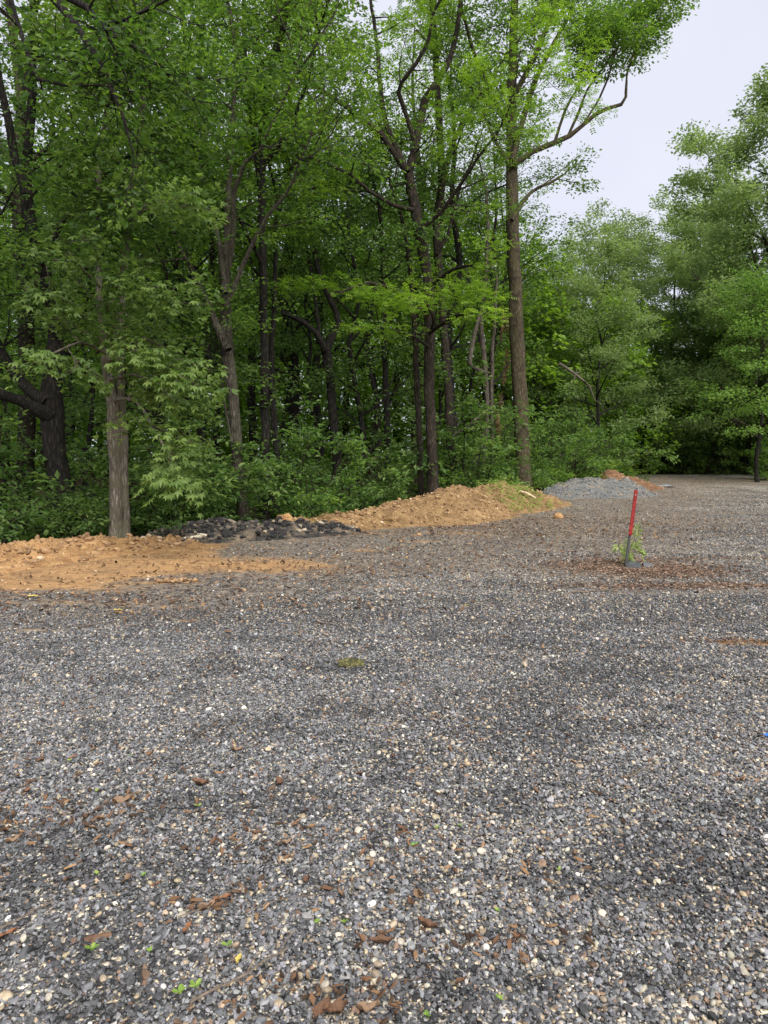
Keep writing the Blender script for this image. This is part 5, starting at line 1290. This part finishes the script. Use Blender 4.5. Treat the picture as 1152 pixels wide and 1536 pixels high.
def seedling(px, py, label, group=None, size=.03, nl=5):
    rng = np.random.RandomState(int(px + py * 3)); g = G(px, py); root = empty('seedling', (g[0], g[1], g[2] + .008))
    V, Fq = tubes([(np.array([(0, 0, 0), (.002, 0, size * .5)]), np.array([.0014, .001]))]); link('stem', mesh_np('stem', V, [Fq], M['weed']), root)
    for k in range(nl):
        a = k * 2.4 + rng.rand(); d = np.array([math.cos(a), math.sin(a), .45]); b = np.array([-math.sin(a), math.cos(a), 0]); s = size * rng.uniform(.6, 1)
        p0 = np.array([0, 0, size * .45])
        V = np.array([p0, p0 + d * s * .35 + b * s * .3, p0 + d * s * .8 + b * s * .28, p0 + d * s - [0, 0, s * .1], p0 + d * s * .8 - b * s * .28, p0 + d * s * .35 - b * s * .3])
        link('leaf', mesh_np('leaf', V, [np.array([(0, 1, 2, 3), (0, 3, 4, 5)])], M['weed'], [rng.rand()] * 2), root)
    return tag(root, label, 'seedling', group)
seedling(138, 1431, 'brightest clump of light green seedling leaves below the bark strip', None, .026, 6)
seedling(269, 1497, 'pale green seedling left of the long curved stick', None, .024, 5)
seedling(293, 1488, 'tall bright green seedling beside the long curved stick', None, .026, 6)
seedling(298, 1214, 'small green seedling near the tan leaf with a stalk', None, .022, 5)
seedling(342, 1425, 'dark green sprout between the narrow orange leaf and the yellow leaf', None, .022, 5)
for px, py in [(195, 1137), (145, 1191), (475, 1390), (516, 1389), (104, 1145), (655, 1246), (690, 1243), (746, 1372), (750, 1505), (224, 1433), (640, 1530), (215, 1318), (145, 1316), (838, 1310)]:
    seedling(px, py, 'tiny green seedling sprouting between the stones', 'tiny seedlings in the gravel', .016, 4)

def pebble(px, py, s, label, rot=0., sq=.7):
    g = G(px, py); o = link('pale_pebble', LUMPP[int(px) % 2], loc=(g[0], g[1], g[2] + s * .35)); o.scale = (s, s * .85, s * sq); o.rotation_euler = (0, 0, rot)
    return tag(o, label, 'pebble')
pebble(562, 1476, .0135, 'round cream pebble, the largest near the bottom edge', .2, .9)
pebble(501, 1508, .0125, 'cream pebble above the brown leaf fragments at the bottom edge', .5)
pebble(426, 1398, .013, 'tan angular pebble among grey stones above the curved stick', .8)
pebble(572, 1292, .014, 'orange cream pebble standing out in the middle of the gravel', .4, .9)
pebble(265, 1431, .012, 'pale yellow pebble left of the narrow orange leaf', 1.2)
pebble(986, 1326, .016, 'white pebble alone on the gravel below the reddish stick', .1, .9)
pebble(517, 1274, .012, 'pale pebble with a pointed top left of the orange cream pebble', .3, 1.0)
pebble(802, 1445, .013, 'elongated cream pebble at the lower part of the gravel', .8)
pebble(591, 1465, .011, 'white pebble close beside the largest cream pebble', .8)
bl = G(1150, 1104)
rngb = np.random.RandomState(3)
V = [(math.cos(a) * .035 * r, math.sin(a) * .03 * r, .012 + .012 * rngb.rand()) for r in (.5, 1) for a in np.linspace(0, 6.283, 9)[:-1]] + [(0, 0, .03)]
F = [(i, (i + 1) % 8, 8 + (i + 1) % 8, 8 + i) for i in range(8)] + [(16, (i + 1) % 8, i) for i in range(8)]
me = bpy.data.meshes.new('plastic_scrap'); me.from_pydata(V, [], F); me.materials.append(M['blue_plastic'])
tag(link('plastic_scrap', me, loc=(bl[0] + .012, bl[1], bl[2] - .008)), 'bright blue scrap of plastic on the gravel at the picture edge', 'plastic scrap')
bl = G(1000, 731)
me2 = me.copy(); me2.materials.clear(); me2.materials.append(M['blue_grey_plastic'])
o = link('tarp_scrap', me2, loc=(bl[0], bl[1], bl[2])); o.scale = (14, 9, 4)
tag(o, 'flat blue grey scrap of tarp on the far dirt past the red pile', 'tarp')
print('triangles', sum(len(me.loops) - 2 * len(me.polygons) for me in bpy.data.meshes))
